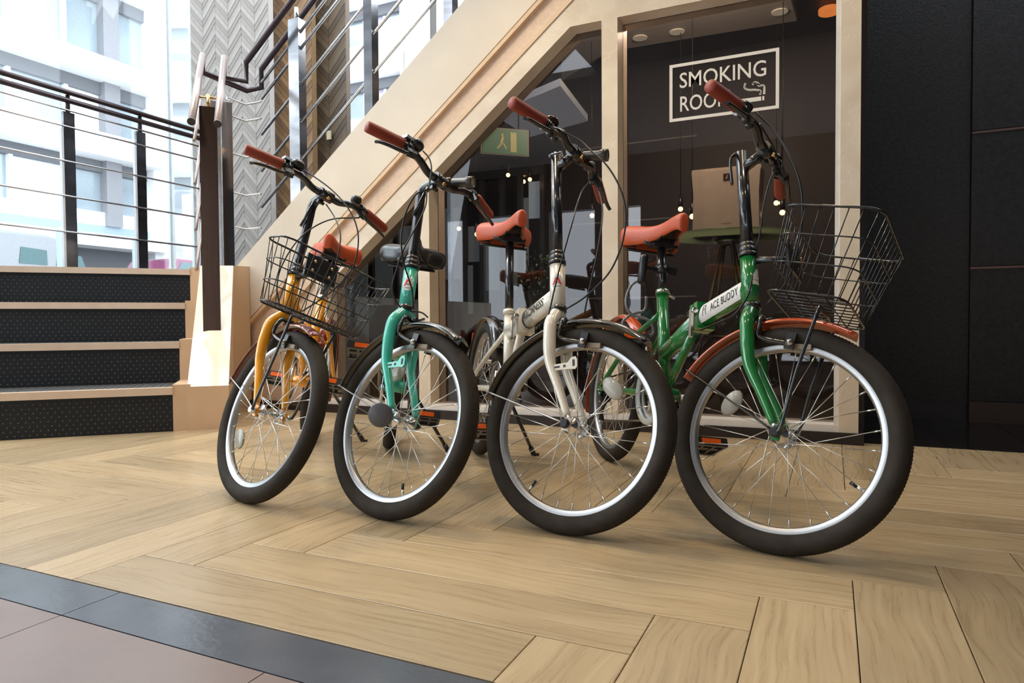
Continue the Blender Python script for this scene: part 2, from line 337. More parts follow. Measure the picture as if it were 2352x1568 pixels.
# ================================================================== RIGHT ALCOVE
m=MB().box((.10,YF+.19,0),(.128,4.3,3.3));tag(m.build('wall_alcove_left',KICK),kind='structure')
m=MB().box((.1,4.0,0),(3.0,4.2,3.3));wr=m.build('wall_alcove',KICK);tag(wr,kind='structure')
for i in range(5):
    z0_=.10+i*.654
    for xa,xb in ((.612,1.5),(1.505,2.4)):
        MB().box((xa,3.975,z0_+.006),(xb,4.0,z0_+.646)).build('wall_panel',WALLP,wr)
        MB().box((xa,3.972,z0_+.646),(xb,4.0,z0_+.656)).build('metal_strip',PTRIM,wr)
MB().box((.128,3.985,.09),(.606,4.0,3.2)).build('wall_panel',WALLP,wr)
tag(MB().box((.612,3.965,0),(2.4,4.0,.10)).build('baseboard_alcove',PBASE),kind='structure')
tag(MB().box((2.4,-4,0),(2.5,4.2,3.3)).build('wall_right',WALLP),kind='structure')
tag(MB().box((-2.4,-5.2,3.3),(3,3.05,3.4)).box((-9.2,-5.2,3.3),(-2.4,-1.2,3.4)).build('ceiling',mat('ceiling_cream',(.22,.19,.17),.8)),kind='structure')  # second slab unseen, added to keep sky out of the window reflections
DW=mat('lobby_dark',(.03,.025,.024),.5)
m=MB();m.box((-2.9,-5.2,0),(2.5,-5,3.3));m.box((-9,-5.2,2.45),(-2.9,-5,3.4))
for x in (-8.9,-7.6,-6.3,-5.0,-3.7): m.box((x,-5.2,0),(x+.45,-5,2.45))
tag(m.build('wall_lobby_rear',DW),kind='structure')  # unseen lobby wall, pieces placed to darken what the windows reflect
# ================================================================== SMOKING ROOM behind the glass
RY=5.7
m=MB();m.box((-3.4,RY,0),(.1,RY+.1,2.7));rw=m.build('wall_room_back',ROOM);tag(rw,kind='structure')
YS=3.95
m=MB();m.prism([(-3.5,YG+.12,0),(-3.5,YS,0),(-3.5,YS,1.2),(-3.5,YG+.12,.55)],(.1,0,0));m.box((-3.5,YS,0),(-3.4,RY,1.36));tag(m.build('wall_room_left',ROOM),kind='structure')
m=MB().box((.03,YG+.12,0),(.1,RY,3.0));tag(m.build('wall_room_right',ROOM),kind='structure')
m=MB();m.prism([(-3.5,YG+.02,.55),(-.80,YG+.02,2.71),(.1,YG+.02,2.71),(.1,YG+.02,2.78),(-.80,YG+.02,2.78),(-3.5,YG+.02,.62)],(0,YS-YG-.02,0));tag(m.build('wall_stair_soffit',mat('dark_ceiling',(.05,.043,.042),.6)),kind='structure')
MB().box((-3.4,YG+.1,.0),(.1,RY,.012)).build('room_floor',mat('room_floor',(.05,.035,.03),.3),fl)
tag(MB().prism([(-3.5,YS,1.34),(-1.85,YS,2.66),(.1,YS,2.66),(.1,YS,2.71),(-1.87,YS,2.71),(-3.5,YS,1.40)],(0,RY-YS,0)).build('wall_room_ceiling',MATS['dark_ceiling']),kind='structure')
for z in (.7,1.35,2.0): MB().box((-2.1,RY-.006,z),(-1.0,RY,z+.012)).build('wall_joint',ROOMJ,rw)  # pale joint lines stand in for a panelled wall reflected in the glass
# pale ceiling panel, and one standing in for a skylight reflected in the glass
def cpanel(pts,z,nm='ceiling_panel'):
    P=[on(u,v,2,z) for u,v in pts];m=MB().prism(P,(0,0,.05));return m
m=cpanel([(1290,185),(1400,118),(1830,48),(1800,-60),(1290,-60)],2.45);tag(m.build('trim_3',CEILG),kind='structure')
l=bpy.data.lights.new('room_fill','POINT');l.energy=80;l.color=(1,.8,.6);l.shadow_soft_size=.15;lo=bpy.data.objects.new('room_fill',l);COL.objects.link(lo);lo.location=(-.7,3.6,2.2)  # added lamp without a fixture, brightens the purifier and table
m=cpanel([(1130,262),(1287,197),(1350,278),(1216,315)],2.05);tag(m.build('skylight',mat('reflected_panel',(.5,.52,.55),.4,emit=(.62,.68,.75),es=.22)),'pale grey panel standing in for a skylight reflected above the green sign','skylight')  # faintly glowing panel paints a skylight's reflection in the glass
for i,(u,v) in enumerate(((1470,87),(1555,73),(1791,27))):
    p=on(u,v,2,2.445);tag(MB().disc(p-np.array([0,0,.004]),(0,0,1),.05,.006).build('recessed_downlight',mat('downlight_face',(.7,.66,.55),.4,emit=(1,.9,.7),es=.18)),['leftmost recessed ceiling downlight in the grey smoking room panel','middle recessed ceiling downlight in the grey smoking room panel','rightmost recessed ceiling downlight in the grey smoking room panel'][i],'downlight','downlights in the smoking room ceiling')
p=on(1905,30,2,2.6);tag(MB().lathe([(.03,.02),(.06,0),(.07,0),(.07,.03)],p,(0,0,1)).disc(p+np.array([0,0,.01]),(0,0,1),.04,.004).build('orange_downlight',mat('orange_lamp',(.8,.3,.1),.3,emit=(1,.3,.06),es=1.2)),'small orange glowing downlight at the top right corner of the window','downlight')
# pendant bulbs set inside in place of their reflections in the glass
lamps=[(1360,495,4.6,'warm reflected bulb left of the pillar, above the white bicycle'),(1563,480,4.7,'upper left of two warm reflected bulbs left of the air purifier'),(1590,497,4.3,'lower right of two warm reflected bulbs, at the left edge of the air purifier'),
(1783,466,4.9,'left one of two warm reflected bulbs side by side at the basket rim'),(1795,466,5.1,'right one of two warm reflected bulbs side by side at the basket rim'),(1797,488,4.5,'lowest warm reflected bulb behind the green bicycle basket corner'),
(1167,402,5.0,'orange reflected bulb below the green exit sign, leftmost of three'),(1203,417,5.3,'orange reflected bulb below the green exit sign, middle of three'),(1217,412,5.1,'orange reflected bulb below the green exit sign, rightmost of three'),
(1054,525,4.8,'whitish reflected bulb right of the teal bicycle headlight'),(1095,538,4.5,'yellow reflected bulb just left of the white bicycle saddle'),(932,553,4.7,'yellow reflected bulb above the black saddle of the teal bicycle')]
for u,v,yy,lb in lamps:
    p=on(u,v,1,yy);t=empty('reflected_lamp',(p[0],p[1],2.7));tag(t,lb,'lamp','bulbs standing in for lamps reflected in the glass')
    h=2.7-p[2]
    MB().tube([(0,0,0),(0,0,-h+.07)],.0025,5).build('cord',BLK,t);MB().lathe([(.002,.085),(.014,.08),(.016,.03),(.012,.02)],(0,0,-h),(0,0,1),10).build('socket',BLK,t)
    MB().ball((0,0,-h),.017,10).build('bulb',BULB,t)
# green exit sign, built inside in place of its mirror image
p=on(1157,328,1,3.98);ex=empty('exit_sign',tuple(p));tag(ex,'green hanging emergency exit sign with a pale running figure','sign');ex.rotation_euler=(0,0,R_(42))
MB().box((-.16,-.03,-.085),(.16,.03,.085)).build('sign_box',mat('sign_casing',(.2,.17,.13),.5),ex)
MB().box((-.15,-.033,-.078),(.15,-.030,.078)).build('sign_face',mat('exit_green',(.004,.11,.045),.4,emit=(.01,.24,.10),es=.16),ex)
YF_=mat('pictogram_pale',(.35,.35,.12),.4,emit=(.5,.5,.15),es=.2)
m=MB();m.box((.035,-.035,-.065),(.075,-.0335,.06));m.ball((-.02,-.034,.04),.011,8,(1,.1,1));m.obox((-.02,-.0345,.008),(.006,0,.022),(0,.0006,0),(.008,0,-.003));m.obox((-.038,-.0345,-.03),(.014,0,.016),(0,.0006,0),(.004,0,-.004));m.obox((-.002,-.0345,-.03),(.010,0,-.018),(0,.0006,0),(.004,0,.003));m.build('running_figure',YF_,ex)
MB().tube([(-.1,0,.085),(-.1,0,2.7-p[2])],.004,6).tube([(.1,0,.085),(.1,0,2.7-p[2])],.004,6).build('hanger_rods',BLK,ex)
# panes and posts standing in for glass doors reflected in the windows
gd=empty('reflected_doors',(-2.9,5.3,0));tag(gd,'dark framed pale panes standing in for glass doors reflected in the left windows','screen')
PAN=mat('pale_pane',(.22,.27,.29),.35,emit=(.42,.52,.56),es=.10);PAN2=mat('bright_pane',(.3,.38,.42),.3,emit=(.5,.65,.75),es=.28);PAN3=mat('green_pane',(.14,.22,.21),.3,emit=(.3,.45,.43),es=.12)  # pane glow paints the brightness of the reflected doors
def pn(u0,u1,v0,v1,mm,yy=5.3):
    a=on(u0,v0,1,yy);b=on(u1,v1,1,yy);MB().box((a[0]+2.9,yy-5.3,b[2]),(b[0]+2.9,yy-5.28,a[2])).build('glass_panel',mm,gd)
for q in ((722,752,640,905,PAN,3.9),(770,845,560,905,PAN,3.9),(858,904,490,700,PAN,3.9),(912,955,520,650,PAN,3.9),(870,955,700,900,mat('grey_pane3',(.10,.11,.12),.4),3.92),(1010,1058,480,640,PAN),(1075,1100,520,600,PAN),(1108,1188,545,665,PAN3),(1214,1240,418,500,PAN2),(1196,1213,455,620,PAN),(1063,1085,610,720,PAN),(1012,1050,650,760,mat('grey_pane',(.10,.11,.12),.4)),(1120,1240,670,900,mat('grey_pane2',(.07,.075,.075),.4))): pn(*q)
for u in (760,851,908):
    a=on(u,300,1,3.85);MB().box((a[0]+2.9-.016,-1.47,.0),(a[0]+2.9+.016,-1.44,1.25)).build('frame_post',mat('frame_dark',(.03,.033,.035),.35),gd)
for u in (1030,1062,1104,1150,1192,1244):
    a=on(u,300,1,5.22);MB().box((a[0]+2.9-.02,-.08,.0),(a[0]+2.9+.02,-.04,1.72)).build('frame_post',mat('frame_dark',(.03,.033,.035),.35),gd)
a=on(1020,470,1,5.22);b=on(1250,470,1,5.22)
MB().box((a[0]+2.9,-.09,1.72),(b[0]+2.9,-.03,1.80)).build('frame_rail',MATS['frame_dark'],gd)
# air purifier on a round glass table
p0=on(1672,536,1,3.95)
tb=empty('bar_table',(p0[0],3.95,.012));tag(tb,'round glass bar table on splayed steel legs inside the smoking room','table');tz=p0[2]-.02
TGL=bpy.data.materials.new('green_glass');TGL.use_nodes=True;_n=TGL.node_tree.nodes;_l=TGL.node_tree.links;_t=_n.new('ShaderNodeBsdfTranslucent');_t.inputs[0].default_value=(.62,.72,.55,1)
_n['Principled BSDF'].inputs['Base Color'].default_value=(.16,.20,.14,1);_n['Principled BSDF'].inputs['Roughness'].default_value=.15
_m=_n.new('ShaderNodeMixShader');_m.inputs[0].default_value=.55;_l.new(_n['Principled BSDF'].outputs[0],_m.inputs[1]);_l.new(_t.outputs[0],_m.inputs[2]);_l.new(_m.outputs[0],_n['Material Output'].inputs[0])
MB().lathe([(1e-4,0),(.33,0),(.335,.006),(.33,.012),(1e-4,.012)],(0,0,tz-.012),(0,0,1),40).build('table_top',TGL,tb)
MB().lathe([(.03,0),(.06,.01),(.05,.045),(1e-4,.045)],(0,0,tz-.057),(0,0,1),20).build('hub',STEEL,tb)
for k in range(4):
    a=R_(40+90*k);MB().tube([(.035*math.cos(a),.035*math.sin(a),tz-.05),(.26*math.cos(a),.26*math.sin(a),.0)],.010,8).build('leg',mat('warm_steel',(.62,.52,.44),.35,1),tb)
MB().tube([(.13*math.cos(x*math.pi/12),.13*math.sin(x*math.pi/12),tz*.42) for x in range(24)],.006,6,closed=True).build('foot_ring',MATS['warm_steel'],tb)
pz=p0[2]-.008;pu=empty('air_purifier',(p0[0],3.95,pz));tag(pu,'beige boxy air purifier standing on the round glass table','purifier')
hw,hh=.178,.355
prof=[(-hw,0),(hw,0),(hw*.985,hh*.2),(hw*.97,hh*.6),(hw*1.02,hh*.97),(hw,hh),(-hw,hh),(-hw*1.02,hh*.97),(-hw*.97,hh*.6),(-hw*.985,hh*.2)]
PUR=mat('purifier_shell',(.56,.49,.42),.35,coat=.2)
MB().prism([(x,-.09,z+.0) for x,z in prof],(0,.18,0)).build('body',PUR,pu)
MB().prism([(x*.82+.028,-.098,z*.93+.012) for x,z in prof],(0,.012,0)).build('front_panel',mat('purifier_front',(.60,.53,.45),.4,coat=.2),pu)
MB().box((-.012,-.101,hh*.80),(.022,-.098,hh*.80+.034)).build('emblem',mat('emblem_dark',(.05,.025,.02),.4),pu)
m=MB();m.tube(spline([(.0,-.1015,hh*.8+.011),(.004,-.1015,hh*.8+.007),(.010,-.1015,hh*.8+.012),(.006,-.1015,hh*.8+.017),(.012,-.1015,hh*.8+.026)],4),.0016,5);m.build('emblem_mark',STICK,pu)
MB().box((-.02,-.0985,.05),(.03,-.0975,.053)).build('logo_line',mat('logo_grey',(.35,.28,.22),.5),pu)
# plant built inside in place of one reflected in the glass
p=on(1240,700,1,4.7);pt=empty('reflected_plant',(p[0],4.7,.012));tag(pt,'leafy green potted shrub standing in for one reflected in the left window','plant')
MB().lathe([(1e-4,0),(.09,0),(.12,.24),(.11,.24),(.10,.2),(1e-4,.2)],(0,0,0),(0,0,1),20).build('pot',mat('pot_dark',(.08,.07,.06),.5),pt)
for k in range(5):
    a=k*1.3;MB().tube(spline([(0,0,.2),(.03*math.cos(a),.03*math.sin(a),.5),(.10*math.cos(a),.10*math.sin(a),.95)]),.006,5).build('stem',mat('bark',(.06,.04,.025),.7),pt)
lf=MB();rng=random.Random(7)
for k in range(420):
    z=.38+.62*rng.random();r=.17*(1-abs((z-.7)/.45)**2*.6)*math.sqrt(rng.random());a=rng.random()*6.3;c=np.array([r*math.cos(a),r*math.sin(a),z])
    d=np.array([rng.gauss(0,1),rng.gauss(0,1),rng.gauss(.2,.7)]);d/=np.linalg.norm(d);s_=np.cross(d,[0,0,1.]);s_/=np.linalg.norm(s_)+1e-6;l_=.035
    lf.add([c,c+d*l_*.5+s_*.009,c+d*l_,c+d*l_*.5-s_*.009],[(0,1,2,3)])
tag(lf.build('leaves',mat('leaf_dark',(.16,.28,.13),.5),pt),kind='stuff')
# ================================================================== STAIRS
U=np.array([.7071,.7071,0]);Dn=np.array([-.7071,.7071,0]);E1=np.array([-2.80,2.225,0]);TR=.306;RH=.207
st=empty('staircase',(-3.2,2.0,0));tag(st,'four black rubber steps with tan nosings at the left, rising away','stairs');st['kind']='structure'
def S(p):return np.asarray(p)-np.array([-3.2,2.0,0])
WL=2.6
for k in range(4):
    e=E1+Dn*TR*k;z0_=RH*k;z1_=RH*(k+1)
    m=MB();q=[e+Dn*(TR if k<3 else 2.6)-U*WL,e-U*WL,e,e+Dn*(TR if k<3 else 2.6)]
    m.prism([S(x+np.array([0,0,0])) for x in q],(0,0,z1_-.012));
    m.build('step',RUBBER,st)
    m=MB();m.prism([S(x+np.array([0,0,z1_-.012]))  for x in [e+Dn*.32-U*WL,e+Dn*.03-U*WL,e+Dn*.03,e+Dn*.32]],(0,0,.010));tr=m.build('ribbed_tread',mat('ribbed_rubber',(.10,.10,.095),.5),st)
    m=MB();g=e-Dn*.012
    m.prism([S(x+np.array([0,0,z1_-.034])) for x in [g+Dn*.045-U*WL,g-U*WL,g,g+Dn*.045]],(0,0,.034));m.build('nosing',NOSE,st)
    sm=MB()
    rows=9
    for i in range(int(WL/.028)):
        for j in range(rows):
            if z0_+.016+j*.0195>z1_-.040:continue
            c=e-U*(.012+i*.028+(.014 if j%2 else 0))+np.array([0,0,z0_+.014+j*.0195])-Dn*.0005
            c=S(c);r=.0036;sm.add([c+U*r,c+np.array([0,0,r]),c-U*r,c-np.array([0,0,r]),c-Dn*.0022],[(0,1,4),(1,2,4),(2,3,4),(3,0,4)])
    tag(sm.build('rubber_studs',STUD,st),kind='stuff')
    m=MB();q=[e-Dn*.004,e-Dn*.004+U*.075,e+Dn*.5+U*.075,e+Dn*.5];m.prism([S(x) for x in q],(0,0,z1_+.012));m.build('side_skirting',BLOCK,st)
# ribs on the first two treads
rb=MB()
for k in range(3):
    e=E1+Dn*TR*k
    for i in range(int(WL/.03)):
        c=e-U*(.015+i*.03);rb.prism([S(c+Dn*.04+np.array([0,0,RH*(k+1)-.003])),S(c+Dn*.04+U*.010+np.array([0,0,RH*(k+1)-.003])),S(c+Dn*.30+U*.010+np.array([0,0,RH*(k+1)-.003])),S(c+Dn*.30+np.array([0,0,RH*(k+1)-.003]))],(0,0,.003))
tag(rb.build('tread_ribs',STUD,st),kind='stuff')
# cheek wall with sloped glossy face
Aq=np.array([-2.756,2.269,0]);Bq=np.array([-2.628,2.397,0]);ML=Aq+Dn*.85;Tq=Bq+Dn*.80;Cq=np.array([-3.166,3.058,0]);BLq=np.array([-3.6,3.058,0])
zf,zt=.207,.846
def Z(p,z):return p+np.array([0,0,z])
ck=empty('stair_cheek',(-2.9,2.6,0));ck['kind']='structure'
def K(p):return np.asarray(p)-np.array([-2.9,2.6,0])
m=MB();m.add([K(Z(Aq,zf)),K(Z(Bq,zf)),K(Z(Tq,zt)),K(Z(ML,zt))],[(0,1,2,3)]);m.build('sloped_face',SLOPE,ck)
m=MB();m.add([K(p) for p in (Aq,Bq,Tq,Cq,BLq,ML,Z(Aq,zf-.001),Z(Bq,zf-.001),Z(Tq,zt-.001),Z(Cq,zt),Z(BLq,zt),Z(ML,zt-.001))],[(0,1,7,6),(1,2,8,7),(2,3,9,8),(6,7,8,11),(8,9,10,11),(5,0,6,11),(4,5,11,10)]);m.build('side_wall',mat('side_tan',(.72,.52,.33),.45,noise_amt=.04,nscale=5),ck)
m=MB();fA=Aq-Dn*.006;fB=Bq-Dn*.006;m.prism([K(fA),K(fB),K(Bq),K(Aq)],(0,0,zf));m.build('base_block',BLOCK,ck)
# ---- handrails
hr=empty('stair_handrail',(-2.75,2.7,.5));tag(hr,'twin pipe handrail on bronze plate post climbing from the short stairs','handrail')
H0=np.array([-2.75,2.7,.5]);Hs=lambda p:np.asarray(p)-H0
cen=(Aq+Bq)/2;pr_=.34;pc=cen+Dn*pr_;sl=(zt-zf)/.83;zb=zf+sl*pr_
plo=on(490,742,2,0)*0+Z(pc,0)
m=MB();m.obox(Hs(Z(pc,(zb+1.615)/2)),U*.042,Dn*.012,(0,0,(1.615-zb)/2+.01));m.build('newel_plate',GREYPLATE,hr)
m=MB();m.tube([Hs(Z(pc,1.6)),Hs(Z(pc,1.69))],.011,10);m.tube([Hs(Z(pc-U*.058,1.675)),Hs(Z(pc+U*.058,1.675))],.006,8);m.build('rail_bracket',mat('brass',(.7,.42,.2),.25,1),hr)
def rz(r):return 1.675+sl*(r-pr_)
PIP=[]
for s_,uu in ((-1,'a'),(1,'b')):
    a=Z(cen+Dn*.08+U*.058*s_,rz(.08));b=Z(cen+Dn*.86+U*.058*s_,rz(.86));m=MB();m.tube([Hs(a),Hs(b)],.0175,14);m.build('lower_handrail',PALEPIPE,hr);PIP.append(b)
    m=MB();m.disc(Hs(a-(b-a)/np.linalg.norm(b-a)*.004),(b-a),.0195,.006,14);m.build('end_cap',BLK,hr)
YA=YF+.02;YB=YF+.14
def up_(q,y):return on(q[0],q[1],1,y)
aS=up_((565,143),YA);bS=up_((600,159),YB)
def slopept(p,x):return np.array([x,p[1],p[2]+T8*(x-p[0])])
a1=np.array([aS[0],aS[1],up_((565,187),YA)[2]]);b1=np.array([bS[0],bS[1],up_((600,201),YB)[2]])
pA=[slopept(aS,-.6),aS,a1,Z(np.array([PIP[1][0],PIP[1][1],0]),a1[2]),PIP[1]]
b2=up_((567,208),YB)
pB=[slopept(bS,-.6),bS,b1,b2,Z(np.array([PIP[0][0],PIP[0][1],0]),b1[2]+.02),PIP[0]]
for P in (pA,pB): MB().tube([Hs(p) for p in P],.0175,12).build('upper_handrail',DARKPIPE,hr)
# upright flat posts of the upper flight
for (u0,u1,u2,vt,vb,hh) in ((661,690,712,45,430,1),(832,856,870,-140,285,1),(1015,1039,1055,-330,70,1)):
    yp=YF+.10;a=on(u0,vt,1,yp);b=on(u1,vb,1,yp);zlow=b[2]-.25
    m=MB().box(Hs((a[0],yp,zlow)),Hs((b[0],yp+.012+.05,a[2])));m.build('flat_post',mat('post_steel',(.40,.40,.42),.2,1,noise_amt=.3,nscale=3,stretch=(1,1,4)),hr)
    c=(a+b)/2;MB().tube([Hs((c[0],yp+.03,a[2])),Hs((c[0],yp+.03,a[2]+.075))],.012,10).build('post_pin',CHROME,hr)
# corner post
cpz=on(526,600,1,3.0);cpost=cen+Dn*.93+U*.065
MB().obox(Hs(Z(cpost,1.25)),U*.03,Dn*.02,(0,0,.58)).build('corner_post',MIRROR,hr)
MB().obox(Hs(Z(cpost-U*.066,1.25)),U*.03,Dn*.02,(0,0,.58)).build('corner_post',STEEL,hr)
# rods
for (v0,vj) in ((240,188),(278,226),(361,308),(449,392),(526,475)):
    p2=on(600,v0-4,1,YF+.12);p1=on(565,v0,1,YF+.12);z=p1[2];p2[2]=z;p3=on(608,vj,1,YF+.12);p3[0]=p2[0]+.005
    c0=Z(cpost,z)
    end=slopept(p3,-.75)
    MB().tube([Hs(p) for p in (c0,p1,p2)],.006,7).build('rod',STEEL,hr)
    MB().tube([Hs(p) for p in (p3,end)],.0085,8).build('rod',STEEL,hr)
    d0=Z(cen+Dn*pr_,max(z-.30,.6));d1=Z(cpost,z+.02)
    MB().tube([Hs(Z(cen+Dn*(pr_+.01)-U*.070,z-.33+.02)),Hs(Z(cen+Dn*.9-U*.075,z+.06))],.0085,7).build('rod',PALEPIPE,hr)
# left landing railing
lr=empty('landing_railing',(-4,2.8,.83));tag(lr,'horizontal pipe and rod railing along the landing before the street window','railing')
for z,r,mm in ((1.845,.016,DARKPIPE),(1.797,.016,DARKPIPE),(1.741,.006,STEEL),(1.646,.006,STEEL),(1.447,.006,STEEL),(1.247,.006,STEEL),(1.041,.006,STEEL)):
    MB().tube([(0,-1.6,z-.83),(0,.66,z-.83)],r,10).build('rail' if mm is DARKPIPE else 'rod',mm,lr)
for y in (1.98,2.53,2.985,3.46):
    MB().box((-.02,y-2.8-.032,-.1),(.0,y-2.8+.032,.90)).build('flat_post',mat('post_dark_steel',(.10,.10,.11),.15,metal=.9,noise_amt=.5,nscale=5,stretch=(1,1,3)),lr)
    MB().box((-.02,y-2.8-.046,-.1),(-.0,y-2.8-.033,.80)).build('post_edge',mat('post_sheen',(.6,.6,.62),.3),lr)  # pale strip beside the dark plate paints the front face's reflection
    MB().tube([(-.01,y-2.8,.9),(-.01,y-2.8,1.0)],.012,8).build('post_pin',DARKPIPE,lr)
# ================================================================== STREET WINDOW, COLUMNS
XG=-5.4
m=MB().box((XG,-3,.83),(XG+.012,6.5,6));tag(m.build('window_4',GLASSW),kind='structure')
m=MB()
for u in (392,446):
    p=on(u,400,0,XG);m.box((XG-.03,p[1]-.012,.8),(XG+.03,p[1]+.012,6.0))
tag(m.build('trim_4',mat('mullion_grey',(.42,.45,.46),.4,metal=.4)),kind='structure')
tag(MB().box((-7.5,-4,-.1),(-5.2,8,.828)).build('wall_plinth',CREAM),kind='structure')
tag(MB().prism([(-3.6,2.9,.3),(-3.2,3.3,.3),(-3.2,6,.3),(-5.3,6,.3),(-5.3,2.9,.3)],(0,0,.5)).build('wall_landing',RUBBER),kind='structure')
def chevron(name,u0,u1,yp,axis,z0,z1,ncol,th,base,mats,depth=.05,vref=300):
    a=on(u0,vref,1,yp)[0];b=on(u1,vref,1,yp)[0]
    col=MB().box((a,yp,z0),(b,yp+depth,z1)).build(name,base);tag(col,kind='structure')
    cw=(b-a)/ncol;rise=cw*1.05;cache={}
    for c in range(ncol):
        s_=1 if c%2 else -1
        n=int((z1-z0)/th)
        for k in range(n):
            key=(s_,k%len(mats))
            if key not in cache:
                g=.0015;e=.004+.002*(k%len(mats));q=[(g,0,-s_*rise/2+g),(cw-g,0,s_*rise/2+g),(cw-g,0,s_*rise/2+th-g),(g,0,-s_*rise/2+th-g)]
                cache[key]=MB().prism([(x,-e,z) for x,y,z in q],(0,e,0)).mesh('chevron_slat',mats[k%len(mats)])
            o=link('chevron_slat',cache[key],col);o.location=(a+c*cw,yp,z0+rise/2+k*th)
    return col
gm=[mat('slat_grey_1',(.31,.28,.25),.6),mat('slat_grey_2',(.27,.245,.22),.6),mat('slat_grey_3',(.36,.33,.30),.6)]
bm_=[mat('slat_brown_1',(.17,.09,.035),.5),mat('slat_brown_2',(.13,.065,.025),.5),mat('slat_brown_3',(.21,.12,.05),.5)]
dm=[mat('slat_dark_1',(.085,.055,.03),.5),mat('slat_dark_2',(.06,.04,.022),.5),mat('slat_dark_3',(.10,.07,.04),.5)]
chevron('wall_grey_column',443,621,4.2,0,.8,3.3,6,.048,mat('column_edge',(.5,.48,.46),.6),gm)
chevron('wall_brown_column',624,719,4.35,0,.8,3.6,2,.055,mat('column_brown',(.2,.12,.05),.6),bm_)
chevron('wall_dark_column',720,797,4.5,0,.8,3.8,2,.06,mat('column_dark',(.12,.08,.05),.6),dm)
p=on(757,311,1,4.47);tag(MB().box((p[0]-.02,4.455,p[2]-.035),(p[0]+.02,4.47,p[2]+.035)).build('outlet_plate',mat('plate_beige',(.5,.42,.28),.5)),'small beige wall plate on the dark brown chevron column','wall plate')
# ================================================================== STREET
tag(MB().box((-60,-40,.3),(-7.5,60,.45)).build('floor_street',mat('asphalt',(.35,.35,.36),.9,noise_amt=.1)),kind='structure')
BW=mat('facade_white',(.86,.87,.88),.7);BS=mat('facade_soffit',(.15,.155,.17),.8);BGL=mat('office_glass',(.34,.40,.44),.15,metal=.2);BBL=mat('blue_grey_panel',(.30,.38,.44),.4);BGR=mat('pier_grey',(.26,.26,.28),.7)
bd=empty('office_building',(-16,8,.7));tag(bd,'white office building across the street with long ribbon windows','building')
Bo=np.array([-16,8,.7])
def bb(x0,x1,y0,y1,z0,z1,m,name):return MB().box(np.array((x0,y0,z0))-Bo,np.array((x1,y1,z1))-Bo).build(name,m,bd)
bb(-26,-16.6,-6,12.45,.7,11,BGR,'wall')
fl_z=[(2.36,2.66,2.92,3.25,4.22,4.5),(4.5,5.05,5.1,5.15,6.1,6.4),(6.4,6.85,6.9,6.95,8.3,8.6),(8.6,9.1,9.15,9.2,10.5,11)]
for i,(s0,f1_,p1_,w0,w1,s1_) in enumerate(fl_z):
    bb(-16.6,-15.6,-6,12.45,s0,f1_,BW,'floor_slab')
    if i==0: bb(-16.25,-16.1,-6,12.45,f1_,p1_,BBL,'spandrel_panel')
    bb(-16.3,-16.1,-6,12.45,p1_,w0,BW,'window_sill')
    bb(-16.3,-16.15,-6,12.45,w1-.0,s1_,BS,'header_strip')  # darker grey strip above each row of panes
    y=-5.8;k=0
    while y<10.8:
        g=bb(-16.32,-16.25,y,y+1.15,w0,w1,BGL if (k*3+i)%4 else mat('lit_blind',(.80,.84,.86),.5),'window_pane');k+=1
        bb(-16.28,-16.12,y+1.15,y+1.23,w0,w1,BW,'mullion');y+=1.23
    bb(-16.3,-16.0,11.0,11.4,p1_,s1_,BGR,'pier')
    bb(-16.32,-16.25,11.4,12.4,w0,w1,BGL,'window_pane')
bb(-16.5,-16.3,-6,12.4,.7,2.36,BS,'shop_front');bb(-16.3,-15.9,12.2,12.6,.7,11,BW,'corner_pier')
# curved balcony tower seen beside the column
_q=on(418,400,0,-24.);tw=empty('balcony_tower',(-24,float(_q[1])+2.6,.7));tag(tw,'white tower with rounded balconies seen between the window bar and column','building')
MB().box((-1.5,-3.2,0),(4,5,16)).build('wall',BW,tw)
for z in (2.6,5.4,8.2,11.):
    MB().lathe([(1e-3,0),(1.9,0),(1.9,1.3),(1e-3,1.3)],(1.0,-2.6,z),(0,0,1),24).build('balcony',BW,tw);MB().lathe([(1e-3,.7),(1.5,.7),(1.5,2.2),(1e-3,2.2)],(1.0,-2.6,z+.55),(0,0,1),20).build('window_band',BGL,tw)
# building behind the stair rail
b2=empty('apartment_block',(-10,14,.7));tag(b2,'white apartment block with dark window bands seen above the stair wall','building')
B2=np.array([-10,14,.7])
def b2b(x0,x1,y0,z0,z1,m,name,y1=None):return MB().box(np.array((x0,y0,z0))-B2,np.array((x1,y1 or y0+.4,z1))-B2).build(name,m,b2)
b2b(-13.2,-7.2,14.5,.7,12,BGR,'wall',18)
for z in (1.2,3.0,4.8,6.6,8.4):
    b2b(-13.2,-9.42,14,z,z+.82,BW,'parapet');x=-13.2
    b2b(-13.2,-9.42,14.2,z+1.55,z+1.8,BS,'shade_box')
    while x<-9.7:
        b2b(x,x+.55,14.3,z+.82,z+1.55,BGL if int(x*7)%3 else mat('purple_blind',(.45,.42,.52),.5),'window_pane',14.36);b2b(x+.55,x+.62,14.28,z+.82,z+1.55,BW,'mullion',14.4);x+=.62
b2b(-9.42,-8.75,13.9,.7,12,BW,'pier');b2b(-8.75,-8.45,14.2,.7,12,mat('dark_slot',(.12,.11,.10),.6),'dark_recess');b2b(-8.45,-7.2,14,.7,12,BW,'pier')
# low annex and arch bits behind the railing
an=empty('shop_annex',(-15.5,13.6,.45));tag(an,'low cream shop wall with sloping canopy behind the window bars','building')
MB().box((-.6,-.4,0),(.4,2.4,3.6)).build('wall',mat('annex_cream',(.82,.80,.74),.7),an);MB().prism([(.4,-.2,2.1),(.4,2.3,2.7),(1.0,2.3,2.5),(1.0,-.2,1.95)],(0,0,.12)).build('canopy',mat('annex_canopy',(.62,.56,.48),.6),an)
